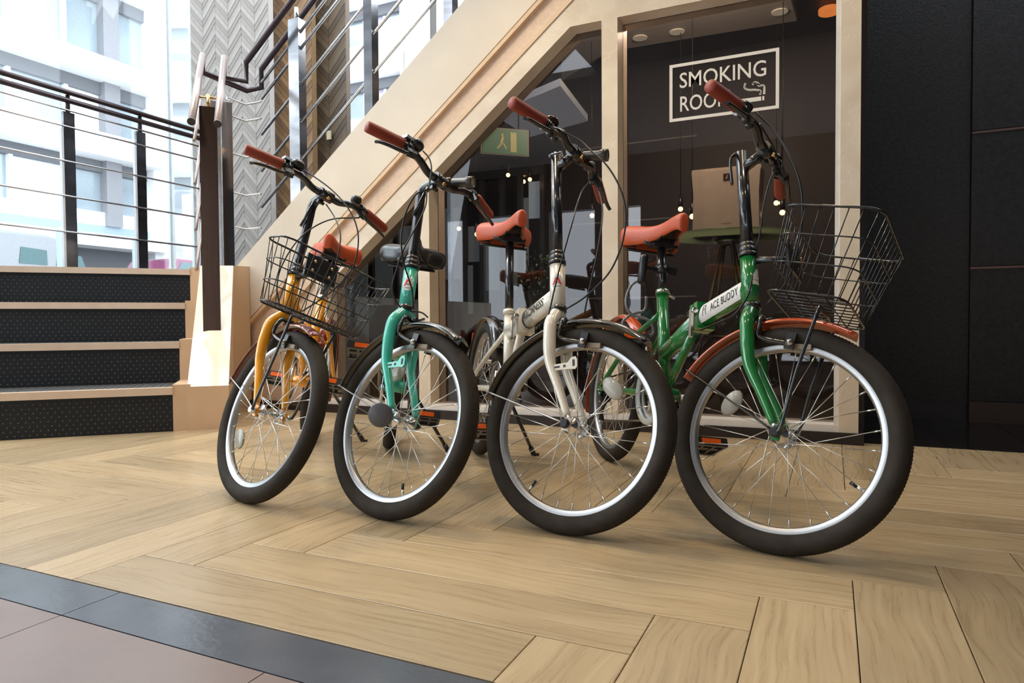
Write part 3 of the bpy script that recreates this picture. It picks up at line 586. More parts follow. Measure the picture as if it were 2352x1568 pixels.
# van
def vehicle(name,lab,loc,rot,Lh,Hh,Wd_,body,prof,wins,wheelr=.3):
    t=empty(name,loc);t.rotation_euler=(0,0,rot);tag(t,lab,'van' if name=='van' else 'car')
    m=MB();m.prism([(x,-Wd_/2,z) for x,z in prof],(0,Wd_,0));b=m.build('body',body,t)
    mod=b.modifiers.new('bevel','BEVEL');mod.width=.08;mod.segments=3
    for q in wins:
        mm=MB()
        for s_ in (-1,1):mm.prism([(x,s_*(Wd_/2+.004),z) for x,z in q],(0,s_*.012,0))
        mm.build('side_window',mat('car_glass',(.05,.12,.13),.1),t)
    for x in (Lh*.22,Lh*.78):
        for s_ in (-1,1):
            o=MB().lathe([(1e-3,-.09),(wheelr*.6,-.09),(wheelr,-.08),(wheelr,.08),(wheelr*.6,.09),(1e-3,.09)],(x,s_*(Wd_/2-.08),wheelr),(0,1,0),20).build('wheel',RUB,t)
    return t
VX=-13.75;VY=float(on(205,560,0,VX)[1]);vl=lambda u:float(on(u,590,0,VX)[1])-(VY-4.6)
vehicle('van','white delivery van parked across the street behind the railing',(-14.6,VY-4.6,.45),R_(90),4.6,1.9,1.7,mat('van_white',(.27,.28,.30),.3,coat=.2),
 [(0,.3),(4.5,.3),(4.6,.9),(4.5,1.25),(4.2,1.7),(3.8,1.83),(1.0,1.86),(.2,1.82),(.03,1.6)],[[(vl(43),1.22),(vl(108),1.22),(vl(107),1.5),(vl(48),1.53)],[(vl(128),1.22),(vl(196),1.2),(vl(186),1.44),(vl(133),1.48)]])
vehicle('car','purple and blue small car parked near the window bars',(-13.1,float(on(362,560,0,-12.4)[1]),.45),R_(90),3.4,1.4,1.4,mat('car_magenta',(.16,.012,.07),.25,coat=.8),
 [(0,.25),(3.4,.25),(3.4,.8),(2.6,.95),(2.0,1.42),(.4,1.45),(0,.9)],[[(.35,.98),(1.2,.98),(1.2,1.36),(.55,1.36)],[(1.3,.98),(2.3,.98),(1.9,1.36),(1.3,1.36)]],.26)
for i,(y,lb) in enumerate(((5.95,'pale blue grey bollard beside the white van, left one'),(9.0,'pale blue grey bollard beside the second railing post'))):
    q=on(144 if i==0 else 316,560,0,-9.0);tag(MB().lathe([(.07,0),(.07,1.25),(.055,1.31),(1e-3,1.33)],(q[0],q[1],.45),(0,0,1),14).build('bollard',mat('bollard_blue',(.35,.45,.55),.4)),lb,'bollard')
# ================================================================== BICYCLES
RW=.254;TRd=.0235
FIT={"yellow": {"X": -2.0106, "Y": 2.3264, "yaw": -59.0572, "lean": -10.0882, "steer": 41.8291, "pitch": 0.0584, "L": 1.0101, "off": 0.0528, "dcb": 0.3207, "ht": 0.1323, "stem": 0.2568, "fwd": 0.0647, "gx": 0.0038, "gz": 0.0327, "gw": 0.2715, "xs": 0.2608, "zs": 0.6041, "sl": 0.1689}, "teal": {"X": -1.5827, "Y": 2.2852, "yaw": -56.1522, "lean": -8.0716, "steer": 43.8501, "pitch": 0.2055, "L": 0.9665, "off": 0.0414, "dcb": 0.3211, "ht": 0.1316, "stem": 0.2542, "fwd": 0.0699, "gx": -0.0053, "gz": 0.0387, "gw": 0.2728, "xs": 0.3001, "zs": 0.5054, "sl": 0.2289}, "white": {"X": -1.2076, "Y": 2.3244, "yaw": -51.3245, "lean": -5.8255, "steer": 44.3843, "pitch": 0.1403, "L": 1.003, "off": 0.0452, "dcb": 0.3095, "ht": 0.1374, "stem": 0.3074, "fwd": 0.0603, "gx": 0.0117, "gz": 0.0172, "gw": 0.2754, "xs": 0.3105, "zs": 0.5312, "sl": 0.2691}, "green": {"X": -0.7075, "Y": 2.4029, "yaw": -53.7005, "lean": -7.4631, "steer": 41.2194, "pitch": 0.0927, "L": 0.9986, "off": 0.0503, "dcb": 0.3134, "ht": 0.1406, "stem": 0.2674, "fwd": 0.0611, "gx": 0.0103, "gz": 0.0405, "gw": 0.2818, "xs": 0.3105, "zs": 0.5915, "sl": 0.162}}
def rot(ax,a):
    ax=np.asarray(ax,float);ax/=np.linalg.norm(ax);K_=np.array([[0,-ax[2],ax[1]],[ax[2],0,-ax[0]],[-ax[1],ax[0],0]])
    return np.eye(3)+np.sin(a)*K_+(1-np.cos(a))*K_@K_
HA=R_(71);Sx=np.array([-math.cos(HA),0,math.sin(HA)]);Nx=np.array([math.sin(HA),0,math.cos(HA)]);EY=np.array([0,1.,0])
# shared wheel meshes (axle along y, centre at origin)
def tire_mesh():
    n=400;prof=[];V=[];F=[];k=16
    for i in range(n):
        a=2*math.pi*i/n
        for j in range(k):
            b=2*math.pi*j/k;r=TRd;ca=math.cos(b)
            if ca>.15: r+=.0008 if (i+j)%2 else -.0008
            rr=(RW-TRd)+r*ca;V.append((rr*math.cos(a),r*math.sin(b)*.98,rr*math.sin(a)))
    for i in range(n):
        for j in range(k):F.append((i*k+j,((i+1)%n)*k+j,((i+1)%n)*k+(j+1)%k,i*k+(j+1)%k))
    return MB().add(V,F,True).mesh('tire',RUB)
ME_T=tire_mesh()
RP=[(.2115,-.0115),(.2125,-.0105),(.2095,-.009),(.206,0),(.2095,.009),(.2125,.0105),(.2115,.0115),(.201,.011),(.1975,.0075),(.1960,0),(.1975,-.0075),(.201,-.011),(.2115,-.0115)]
def rim_mesh():
    m=MB().lathe(RP,(0,0,0),(0,1,0),96);return m.mesh('rim',ALU)
ME_R=rim_mesh()
ME_H=MB().lathe([(1e-4,-.052),(.005,-.052),(.005,-.036),(.009,-.036),(.009,-.032),(.021,-.031),(.021,-.028),(.010,-.025),(.0105,0),(.010,.025),(.021,.028),(.021,.031),(.009,.032),(.009,.036),(.005,.036),(.005,.052),(1e-4,.052)],(0,0,0),(0,1,0),20).mesh('hub',CHROME)
SPK=[]
for s_ in (-1,1):
    for d_ in (-1,1):
        th=R_(72)*d_;p0=np.array([.0195*math.cos(th),.0295*s_,.0195*math.sin(th)]);p1=np.array([.196,.003*s_,0]);m=MB();m.tube([p0,p1-(p1-p0)*.08],.00102,5);m.tube([p1-(p1-p0)*.08,p1],.0018,5);SPK.append(m.mesh('spoke',SPOKE))
ME_V=MB().tube([(.196,0,0),(.178,0,0)],.003,8).mesh('valve',CHROME);ME_VC=MB().tube([(.180,0,0),(.165,0,0)],.0038,8).mesh('valve_cap',BLK)
def roty(a): return Matrix.Rotation(-a,4,'Y')
def wheel(root,M,valve,refl,phase=0.):
    rim=link('rim',ME_R,root,M);link('tire',ME_T,rim);link('hub',ME_H,rim)
    for i in range(28):
        link('spoke',SPK[(i%2)*2+((i//2)%2)],rim,roty(phase+2*math.pi*i/28))
    if valve is not None:
        link('valve',ME_V,rim,roty(R_(valve)));link('valve_cap',ME_VC,rim,roty(R_(valve)))
    if refl is not None:
        m=MB();m.lathe([(1e-4,-.004),(.03,-.004),(.034,0),(.03,.004),(1e-4,.004)],(0,0,0),(0,1,0),24);me=m.mesh('wheel_reflector',PALER)
        me.transform(Matrix.Diagonal((.62,1,1,1)));me.transform(Matrix.Translation((.135,-.012,0)));tag(link('wheel_reflector',me,rim,roty(R_(refl))),'pale oval spoke reflector')
    return rim
def fender(a0,a1,r=.276,wd=.027,n=30,flat=0):
    m=MB();k=7;V=[];F=[]
    for t in (0,.0018):
        for i in range(n+1):
            a=R_(a0+(a1-a0)*i/n)
            for j in range(k):
                b=(j/(k-1)*2-1);rr=r+t-(.013*b*b);V.append((rr*math.cos(a),wd*b,rr*math.sin(a)))
    N_=(n+1)*k
    for i in range(n):
        for j in range(k-1):
            F.append((i*k+j,i*k+j+1,(i+1)*k+j+1,(i+1)*k+j));F.append((N_+i*k+j,N_+(i+1)*k+j,N_+(i+1)*k+j+1,N_+i*k+j+1))
        for j in (0,k-1):F.append((i*k+j,(i+1)*k+j,N_+(i+1)*k+j,N_+i*k+j))
    for i in (0,n):
        for j in range(k-1):F.append((i*k+j,i*k+j+1,N_+i*k+j+1,N_+i*k+j))
    return m.add(V,F,True)
def pedal(crank,end,side):
    c=np.array(end)+EY*side*.055
    b=MB();PR=rot([0,1,0],R_(-28))
    def ob(mm,x,y,z,hx,hy,hz): mm.obox(c+PR@np.array([x,y,z]),PR@np.array([hx,0,0]),PR@np.array([0,hy,0]),PR@np.array([0,0,hz]));return mm
    for dx in (-.040,.040):ob(b,dx,0,0,.006,.052,.013)
    for dy in (-.050,-.018,.018,.050):ob(b,0,dy,0,.038,.004,.011)
    ob(b,0,0,0,.009,.05,.009)
    b.tube([np.array(end),c+EY*side*.03],.007,8);p=b.build('pedal',BLK,crank)
    for dx in (-.0465,.0465):ob(MB(),dx,0,0,.001,.030,.008).build('pedal_reflector',ORANGE,p)
def saddle(root,top,ax,wide,m,flip=False):
    # loft: x from nose(+) to tail(-)
    st_=[(.145,.008,-.005),(.140,.014,.001),(.12,.019,.003),(.08,.022,-.001),(.03,.032,-.007),(-.02,.055,-.004),(-.06,.078*wide,.004),(-.095,.089*wide,.011),(-.118,.078*wide,.012),(-.13,.045*wide,.008)]
    V=[];F=[];k=13
    for i,(x,hw,z) in enumerate(st_):
        drop=.034+.022*min(1,max(0,(.05-x)/.12))
        for j in range(k):
            t=j/(k-1)*2-1;a=abs(t)
            if a<.62: y=hw*(t/.62)*.93;zz=z-.012*(a/.62)**2.2+ (-.006*(1-a/.62) if x<.05 else 0)
            else:
                q=(a-.62)/.38;y=math.copysign(hw*(.93+.07*math.sin(q*math.pi)) if q<.5 else hw*(1.0-.10*(q-.5)*2),t);zz=z-.012-drop*q
            V.append((x,y,zz))
    n=len(st_)
    for i in range(n-1):
        for j in range(k-1):F.append((i*k+j,(i+1)*k+j,(i+1)*k+j+1,i*k+j+1))
    for e in (0,(n-1)*k):
        F.append(tuple(e+j for j in range(k)))
    mb=MB().add(V,F,True);B=np.array([[1,0,0],[0,1,0],[0,0,1.]])
    M=np.eye(4);M[:3,:3]=rot([0,1,0],R_(-4))@np.diag([1.12,1.26,1.22]);M[:3,3]=top;s=mb.build('saddle',m,root,M);md=s.modifiers.new('th','SOLIDIFY');md.thickness=.007;md.offset=-1
    ss=s.modifiers.new('sub','SUBSURF');ss.levels=1;ss.render_levels=2
    u=MB();u.add([(x,y*hw*.85,-.026) for x,hw,z in st_ for y in (-1,1)],[(2*i,2*i+2,2*i+3,2*i+1) for i in range(n-1)]);ub=u.build('saddle_base',UND,s)
    r=MB()
    for sgn in (-1,1):
        r.tube(spline([(.10,.010*sgn,-.028),(.05,.022*sgn,-.050),(0,.022*sgn,-.055),(-.05,.024*sgn,-.050),(-.09,.045*sgn,-.030)],5),.0035,6)
        r.tube([(-.085+.0*math.cos(q),.055*sgn,-.03) if 0 else (-.085+.012*math.cos(q*1.1),.052*sgn+.012*math.sin(q*1.1),-.030-.0016*q) for q in range(22)],.0026,5)
    r.tube([(-.085,-.07,-.066),(-.085,.07,-.066)],.004,6);r.build('saddle_rails',BLK,s)
    c=MB();c.box((-.02,-.027,-.068),(.025,.027,-.045));c.tube([(0,-.045,-.058),(0,.045,-.058)],.007,8);c.build('saddle_clamp',BLK,s)
    return s
def build_bike(key,label):
    p=FIT[key];B=rot([0,0,1],R_(p['yaw']))@rot([1,0,0],R_(p['lean']))@rot([0,1,0],R_(p['pitch']))
    a=np.linspace(0,2*np.pi,720);tz=min(((RW-TRd)*(np.stack([np.cos(a),0*a,np.sin(a)],-1)@B.T)[:,2]))-TRd
    O=np.array([p['X'],p['Y'],-tz]);loc=O-B@np.array([0,0,RW])
    M=Matrix([[*map(float,B[i]),float(loc[i])] for i in range(3)]+[[0,0,0,1]])
    t=empty('folding_bicycle',None,M);tag(t,label,'bicycle','folding bicycles parked in a row')
    Z0=np.array([0,0,RW]);axl=np.array([p['L'],0,RW]);P=axl-p['off']*Nx;St=rot(Sx,R_(p['steer']))
    FM=np.eye(4);FM[:3,:3]=St;FM[:3,3]=P+St@(p['off']*Nx)      # front-local (origin axle) -> bike
    inv=np.linalg.inv(np.array(M));finv=np.linalg.inv(FM)
    A=lambda d:Sx*d-p['off']*Nx                                # point on the steering axis, front-local
    AB=lambda d:P+Sx*d                                         # same, bike frame
    toW=lambda q:(np.array(M)@FM@np.append(q,1))[:3]
    toF=lambda wpt:(finv@inv@np.append(wpt,1))[:3]
    toB=lambda wpt:(inv@np.append(wpt,1))[:3]
    F_=lambda mb,n,m,par=t:mb.build(n,m,par,FM)
    pt=PAINT[key]
    dcb,ht,stm=p['dcb'],p['ht'],p['stem'];top=dcb+ht
    OP={'yellow':dict(v=60,r=-129,fr=(72,176),cr=8),'teal':dict(v=-60,r=122,fr=(66,178),cr=228),'white':dict(v=-113,r=57,fr=(62,178),cr=118),'green':dict(v=-20,r=160,fr=(70,163),cr=292)}[key]
    # wheels
    RM=np.eye(4);RM[:3,3]=Z0
    wheel(t,RM,40,None,.1);wheel(t,FM,OP['v'],OP['r'],.05 if key!='green' else .11)
    # fork
    m=MB()
    for s_ in (-1,1):
        y=.047*s_;q=[A(dcb-.004)+EY*.006*s_,A(dcb-.018)+EY*.020*s_,A(dcb-.045)+EY*y*.88,A(dcb-.085)+EY*y,A(dcb-.12)+EY*y*1.02,A(.165)+EY*y+Nx*.001,A(.14)+EY*y+Nx*.007,A(.08)+EY*y*.99+Nx*.028,A(.02)+EY*y*.97+Nx*.046]
        sp=spline(q,5);n=len(sp);m.tube(sp,[.0165-.0075*max(0,(i/n-.45)/.55) for i in range(n)],14)
        m.obox((0,y*.97,0),(.009,0,0),(0,.003,0),(0,0,.016))
    m.tube([A(dcb-.02),A(dcb+.004)],.0185,14);fork=F_(m,'fork',pt)
    for s_ in (-1,1): F_(MB().tube([(0,.047*s_,0),(0,.058*s_,0),(0,.066*s_,0)],[.0085,.0125,.009],12),'axle_nut',CHROME if key=='yellow' else BLK)
    if key in('white','teal'):
        m=MB();pass
        c=A(.150);pl=[(0,0),(.045,.001),(.054,.012),(.066,.014),(.070,.006),(.070,-.012),(.064,-.018),(.052,-.016),(0,-.014)]
        q=[c+EY*-.050+Nx*(x+.008)+Sx*z for x,z in pl];m.prism(q,EY*-.004);m2=m.build('light_bracket',pt,t,FM)
        m=MB();
        for x,z,w_,h_ in ((.016,-.007,.007,.0022),(.036,-.007,.003,.003),(.061,-.002,.0028,.008)):
            cc=c+EY*-.0545+Nx*(x+.008)+Sx*z;m.obox(cc,Nx*w_,EY*.0006,Sx*h_)
        m.build('bracket_slot',INK,m2)
    # headset
    for d0,d1,r in ((dcb-.002,dcb+.012,.0235),(top-.004,top+.006,.0235),(top+.006,top+.022,.0205),(top+.022,top+.034,.0185)):
        m=MB();m.tube([A(d0),A(d1)],r,18);F_(m,'headset_ring',BLK)
    # frame
    hs,he=AB(dcb+.010),AB(top-.006)
    xs,zs=p['xs'],p['zs'];sd=np.array([-math.cos(R_(70)),0,math.sin(R_(70))]);sct=np.array([xs,0,zs]);bb_=sct-sd*((zs-.285)/sd[2])
    m=MB();m.tube([hs,he],.0205,20)
    jn=AB(dcb+.055) if key!='white' else AB(dcb+.045);jz={'green':(.60,.515),'yellow':(.56,.47),'teal':(.57,.43),'white':(.53,.505)}[key]
    hin=np.array([jz[0],0,jz[1]]);sj=sct-sd*{'green':.20,'yellow':.2,'teal':.13,'white':.06}[key]
    m.tube([jn,hin],[.026,.031],18,sx=.72,up=Sx);d=(jn-hin)/np.linalg.norm(jn-hin)
    m.tube([hin,sj],[.031,.028],18,sx=.72,up=Sx)
    m.obox(hin+d*.012,d*.010,EY*.026,np.cross(d,EY)*.038);m.obox(hin-d*.012,d*.009,EY*.026,np.cross(d,EY)*.038)
    m.tube([sct,bb_],.0185,16);m.tube([sct-sd*.004,sct+sd*.014],.0215,16);m.tube([bb_-EY*.036,bb_+EY*.036],.021,14)
    m.tube([hin-d*.03-np.array([0,0,.02]),bb_+np.array([.005,0,.01])],.013,10)
    for s_ in (-1,1):
        m.tube(spline([bb_+np.array([-.01,.022*s_,0]),np.array([.22,.045*s_,.268]),np.array([.0,.062*s_,RW])],4),.0105,8)
        m.tube(spline([sct-sd*.07+EY*.014*s_,np.array([.2,.045*s_,sct[2]-.16]),np.array([.0,.062*s_,RW+.004])],4),.0085,8)
        m.obox((0,.062*s_,RW),(.02,0,0),(0,.003,0),(0,0,.018))
    m.tube([np.array([.19,-.045,sct[2]-.17]),np.array([.19,.045,sct[2]-.17])],.007,6)
    fr=m.build('frame',pt,t)
    if key=='white': MB().tube([hin+d*.045,hin+d*.058],[.0315,.0312],18,sx=.74,up=Sx).build('hinge_band',BLK,t)
    # hinge latch
    m=MB();hl=hin-EY*.032+np.array([0,0,.012]);m.tube([hl-d*.02,hl+d*.02],.008,8);m.obox(hl+d*.016-np.array([0,0,.036])-EY*.006,d*.0065,EY*.0035,np.array([.008,0,-.038]));tag(m.build('hinge_latch',CHROME,t),'silver folding latch lever')
    m=MB();m.tube([sct+sd*.002,sct+sd*.012],.0225,14);m.tube([sct+sd*.006+EY*.015,sct+sd*.006+EY*.05+np.array([-.02,0,-.01])],.005,6);m.build('seat_clamp',CHROME if key!='white' else pt,t)
    # seat post and saddle
    sp_=sct+sd*p['sl'];m=MB();m.tube([sct,sp_+sd*.02],.0145,16);m.build('seat_post',BMET,t)
    saddle(t,sp_+sd*.0+np.array([-.01,0,.085]),None,1.0 if key!='teal' else 1.22,LEA if key!='teal' else mat('black_vinyl',(.018,.018,.02),.32,coat=.3))
    # badge
    if key in('white','teal'):
        c=(hs+he)/2;
    ang=R_({'white':-22,'teal':-10,'green':38,'yellow':0}[key]) 
    hc=AB(dcb+ht*.56);fx=Nx*math.cos(ang)+EY*math.sin(ang);fy=np.cross(Sx,fx)
    def wrap(poly2,r,mm,nm,par,base):  # wrap a flat polygon on the head tube
        b=bmesh.new();vs=[]
        for x,z in poly2:
            th=x/r;vs.append(b.verts.new(hc+Sx*z+r*(math.cos(th)*fx+math.sin(th)*fy)))
        return b
    def badge(poly,z0,z1,r,mm,nm,par,n=10):
        # horizontal slices of the shape so that it hugs the tube
        V=[];F=[]
        for i in range(n+1):
            z=z0+(z1-z0)*i/n;l_,r_=poly(z)
            for k in range(7):
                x=l_+(r_-l_)*k/6;th=x/r;V.append(hc+Sx*z+r*(math.cos(th)*fx+math.sin(th)*fy))
        for i in range(n):
            for k in range(6):F.append((i*7+k,i*7+k+1,(i+1)*7+k+1,(i+1)*7+k))
        return MB().add(V,F,True).build(nm,mm,par)
    if key!='yellow':
        R0=.0208;el=lambda z:(-.016*math.sqrt(max(0,1-(z/.021)**2)),.016*math.sqrt(max(0,1-(z/.021)**2)))
        if key=='green': el=lambda z:(-.019*max(.15,1-max(0,z)/.03),.019*max(.15,1-max(0,z)/.03))
        bg_=badge(el,-.0208,.0208,R0,STICK,'head_badge',t,16);
        # letter A: two red legs and a bar
        lo=-.008
        def seg(xa,za,xb,zb,wd): 
            return badge(lambda z:(xa+(xb-xa)*(z-za)/(zb-za)-wd/2,xa+(xb-xa)*(z-za)/(zb-za)+wd/2),za,zb,R0+.0004,REDINK if key!='green' else INK,'badge_letter',bg_,8)
        if key=='green': seg(-.012,-.008,-.012,-.0065,.024) if 0 else badge(lambda z:(-.019,.019),-.010,-.009,R0+.0004,INK,'badge_line',bg_,2)
        else:
            seg(-.011,lo,-.001,.013,.0055);seg(.011,lo,.001,.013,.0055);badge(lambda z:(-.005,.005),-.003,-.001,R0+.0005,INK,'badge_letter',bg_,2)
            badge(lambda z:(-.012,.012),-.0135,-.012,R0+.0005,INK,'badge_letter',bg_,2)
    # tube lettering
    if key in('green','white'):
        side=-1;dd=jn-hin;ln=np.linalg.norm(dd);upv=np.cross(d,EY)*-1
        if upv[2]<0:upv=-upv
        # text on the right flank of the main tube, baseline running up towards the head
        nrm=EY*side*1.0
        xdir=d;o=hin+d*.085
        # camera sees left/upper side? the flank that faces the viewer is the left one
        nrm=EY;xdir=-d
        cent=hin+d*(ln*.52);
        if key=='green':
            V=[];F=[];n=8
            hwid=lambda x:1
            for i in range(9):
                x=.025+(.205)*i/8
                for k in range(n+1):
                    th=R_(-52+104*k/n);sk=.010*(k/n-.5)*2
                    c=hin+d*(x+sk);r1=.031-.005*(x/ln)+.0006;V.append(c+upv*(r1*math.sin(th))+EY*(r1*.72+.0004)*math.cos(th)*LS)
            for i in range(8):
                for k in range(n):F.append((i*(n+1)+k,i*(n+1)+k+1,(i+1)*(n+1)+k+1,(i+1)*(n+1)+k))
            stk=MB().add(V,F,True).build('frame_sticker',STICK,t);tag(stk,'white printed sticker on the main tube')
            par=stk
        else: par=fr
        xv=d if LS<0 else d
        # letters are mapped around the tube by a vertex warp
        word='ACE BUDDY' if key=='green' else 'ARCHNESS'
        sz=.030 if key=='green' else .032
        o=text_mesh(word,sz,INK,par,None,'tube_lettering',.0,.95,.0004 if key=='white' else 0)
        wid=max(v.co.x for v in o.data.vertices);x0_=(.085 if key=='green' else ln*.18)
        for v in o.data.vertices:
            x,y=v.co.x,v.co.y-sz*.35;xx=x0_+x*((.135 if key=='green' else ln*.62)/wid);r1=.031-.005*(xx/ln)+.0014;th=y/r1
            q=hin+d*xx+upv*(r1*math.sin(th))+EY*LS*(r1*.72+.0012)*math.cos(th);v.co=Vector(q)
        if key=='green':
            m=MB()
            for i,(xa,ya,xb,yb) in enumerate(((.045,-.012,.050,.014),(.050,.014,.064,.014),(.064,.014,.060,-.012),(.048,.004,.062,.004))):
                pa=[];
                for k in range(4):
                    x=xa+(xb-xa)*k/3;y=ya+(yb-ya)*k/3;r1=.031-.005*(x/ln)+.0014;th=y/r1;pa.append(hin+d*x+upv*(r1*math.sin(th))+EY*LS*(r1*.72+.0012)*math.cos(th))
                m.tube(pa,.0007,4)
            m.build('sticker_mark',INK,par)
    # stem, quick release, handlebar
    st0=A(top+.02);st1=A(top+stm);cl=st1+Nx*p['fwd']+Sx*.012
    m=MB()
    if key in('green','white'):
        m.tube([st0,st1+Sx*.03],.0148,18);m.tube([st1-Sx*.018,cl],.0135,14)
    else:
        m.tube(spline([st0,st1-Sx*.06,st1-Sx*.015,st1+Nx*.018+Sx*.006,cl],6),.0145,16)
    m.tube([cl-EY*.024,cl+EY*.024],.0185,16);F_(m,'stem',BMET)
    m=MB();l0=st1+Sx*.02-Nx*.01
    if key in('green','white'):
        m.tube([l0-EY*.018,l0+EY*.02],.005,8);m.tube(spline([l0-EY*.02,l0-EY*.024-Sx*.02-Nx*.012,l0-EY*.022-Sx*.09-Nx*.012],5),.004,8) if key=='green' else m.tube([l0-EY*.018,l0-EY*.018+Nx*.035,l0-EY*.018+Nx*.045-Sx*.045],.0035,6)
    else:
        l0=cl-Nx*.02-Sx*.02;m.tube([l0-EY*.012,l0+EY*.012],.006,8);m.tube([l0-EY*.016-Nx*.01,l0-EY*.02-Sx*.045-Nx*.028,l0-EY*.02-Sx*.085-Nx*.05],.0045,8)
    F_(m,'stem_release_lever',BMET)
    m=MB();m.tube([cl-EY*.0+Nx*.012-Sx*.012,cl+Nx*.024-Sx*.018],.0055,8);F_(m,'clamp_bolt',mat('brass_bolt',(.75,.5,.25),.25,1))
    gc=cl-Nx*(p['gx'])+Sx*(p['gz']-.012);gw=p['gw']
    bar=[]
    for s_ in (-1,1):
        h_=[cl+EY*.03*s_,cl+EY*.055*s_+Sx*.002,cl+EY*.095*s_+Sx*p['gz']*.45+Nx*.004,cl+EY*.135*s_+(gc-cl)*.95,gc+EY*s_*(gw-.105),gc+EY*s_*(gw-.01)-Nx*.027]
        bar.append(h_)
    sp=spline(list(reversed(bar[0]))+[cl]+bar[1],5);hb=MB().tube(sp,.0115,14).build('handlebar',BMET,t,FM)
    for s_ in (-1,1):
        g0=gc+EY*s_*(gw-.108);g1=gc+EY*s_*gw-Nx*.03;dg=(g1-g0)/np.linalg.norm(g1-g0)
        m=MB();L_=np.linalg.norm(g1-g0);m.lathe([(1e-4,0),(.0155,0),(.0168,.004),(.0160,.03),(.0165,.06),(.0162,L_-.006),(.0150,L_),(1e-4,L_+.001)],g0,dg,20);gr=m.build('grip',GRIP,hb)
        # brake lever
        m=MB();c=gc+EY*s_*(gw-.128);f=Nx*.55-Sx*.85;f/=np.linalg.norm(f);m.tube([c-dg*.012,c+dg*.012],.0165,14);m.obox(c+f*.022,dg*.014,f*.014,np.cross(dg,f)*.009)
        m.tube(spline([c+f*.030+dg*.004,c+f*.040+dg*.03,c+f*.043+dg*.075,c+f*.050+dg*.105,c+f*.060+dg*.118],5),[.0062-.0017*(i/20) for i in range(21)],8,sx=1.3);m.build('brake_lever',BMET,hb)
    # shifter, bell, headlight
    if key in('yellow','teal'):
        m=MB();c=gc-EY*(gw-.155)+Sx*.022;m.lathe([(1e-4,.017),(.012,.0155),(.022,.009),(.024,-.004),(.017,-.012),(1e-4,-.012)],c,Sx*.9-Nx*.3,18);m.build('gear_shifter',BLK,hb)
        m=MB();c=gc-EY*(gw-.115)+Sx*.02+Nx*.008;m.obox(c,EY*.012,Nx*.010,Sx*.004);m.build('shifter_tab',CHROME,hb)
    if key in('white','green'):
        m=MB();c=gc-EY*(gw-.150)+Sx*.026;m.lathe([(1e-4,.014),(.012,.012),(.0205,.003),(.022,-.006),(1e-4,-.006)],c,Sx,18);m.build('bell',mat('bell_brown',(.05,.03,.025),.15,metal=.7) if key=='white' else BLK,hb)
        m=MB()
        for k in range(2):
            c=gc-EY*(gw-.125-.025*k)-Sx*.03+Nx*.01;m.ball(c,.0105,10)
        m.build('shifter_knob',BLK,hb)
    c=gc+EY*(gw-.155)+Sx*.02
    if key!='teal':
        m=MB();m.lathe([(1e-4,.014),(.010,.013),(.0175,.006),(.0185,-.006),(.012,-.012),(1e-4,-.012)],c+Sx*.006,Sx,18);m.build('bell' if key=='yellow' else 'lever_hood',BLK,hb)
    if key in('white','teal'):
        c=cl+EY*.055+Sx*.024;fd=toF(toW(c)+np.array([1.,.05,-.05])*.1)-c;fd/=np.linalg.norm(fd)
        m=MB();m.lathe([(1e-4,-.030),(.013,-.030),(.014,-.026),(.014,.045),(.0175,.052),(.0175,.070),(.015,.070),(.013,.066),(1e-4,.066)],c,fd,20);hl_=m.build('headlight',mat('torch_grey',(.10,.09,.08),.3,metal=.6),hb);tag(hl_,'small grey torch headlight')
        MB().disc(c+fd*.0665,fd,.013,.001,18).build('headlight_lens',mat('lens_glass',(.35,.33,.28),.1,coat=1),hl_)
        MB().tube([c-Sx*.002-fd*.01,c-Sx*.024-fd*.01],.010,10).tube([c-fd*.018,c-fd*.002],.017,14).build('headlight_mount',BLK,hb)
    # fender
    fm={'yellow':FBROWN,'green':FORANGE,'white':FBLACK,'teal':FBLACK}[key]
    fo=F_(fender(*OP['fr']),'front_fender',fm)
    rf=np.eye(4);rf[:3,3]=Z0;link('rear_fender',fender(35,205).mesh('rear_fender',fm),t,rf)
    a_=R_(OP['fr'][1]-4);m=MB()
    SM=BLK if key=='green' else ALU
    for s_ in (-1,1):
        e_=np.array([.272*math.cos(a_),.026*s_,.272*math.sin(a_)]);m.tube(spline([e_,e_*.55+EY*s_*.018,np.array([0,.054*s_,0])],4),.0021,6)
    F_(m,'fender_stay',SM)
    # brake caliper
    m=MB();cc=A(dcb-.035)+Nx*.028
    for s_ in (-1,1): m.tube(spline([cc,cc+EY*.022*s_+Sx*.004,cc+EY*.037*s_-Sx*.022,cc+EY*.034*s_-Sx*.05-Nx*.004,np.array([-.028,.026*s_,.205])],5),[.006]*21,8)
    m.tube([cc-Nx*.02,cc+Nx*.022],.006,8);m.tube([cc+EY*.02+Sx*.006,cc+EY*.05+Sx*.022],.004,6);br=F_(m,'brake_caliper',BMET)
    for s_ in (-1,1):
        MB().obox((-.008,.018*s_,.2045),(.022,0,.003),(0,.005,0),(-.001,0,.006)).build('brake_pad',mat('pad_brown',(.28,.22,.16),.6),br)
        MB().obox((-.030,.030*s_,.212),(.010,0,0),(0,.004,0),(0,0,.020)).build('pad_holder',BLK,br)
        MB().lathe([(1e-4,0),(.0085,0),(.0085,.005),(.006,.009),(1e-4,.012)],(-.030,.033*s_,.207),(0,s_,0),12).build('brake_bolt',CHROME,br)
    # rear brake, reflector
    m=MB();m.box((-.10,-.02,RW+.292),(-.075,.02,RW+.325));tag(MB().box((-.235,-.022,RW+.16),(-.225,.022,RW+.205)).build('rear_reflector',REDR,t),'red rear reflector')
    # cranks
    ca=R_(OP['cr']);cr=MB();dirL=np.array([math.cos(ca),0,math.sin(ca)])
    cr.tube([bb_-EY*.05,bb_+EY*.05],.008,8)
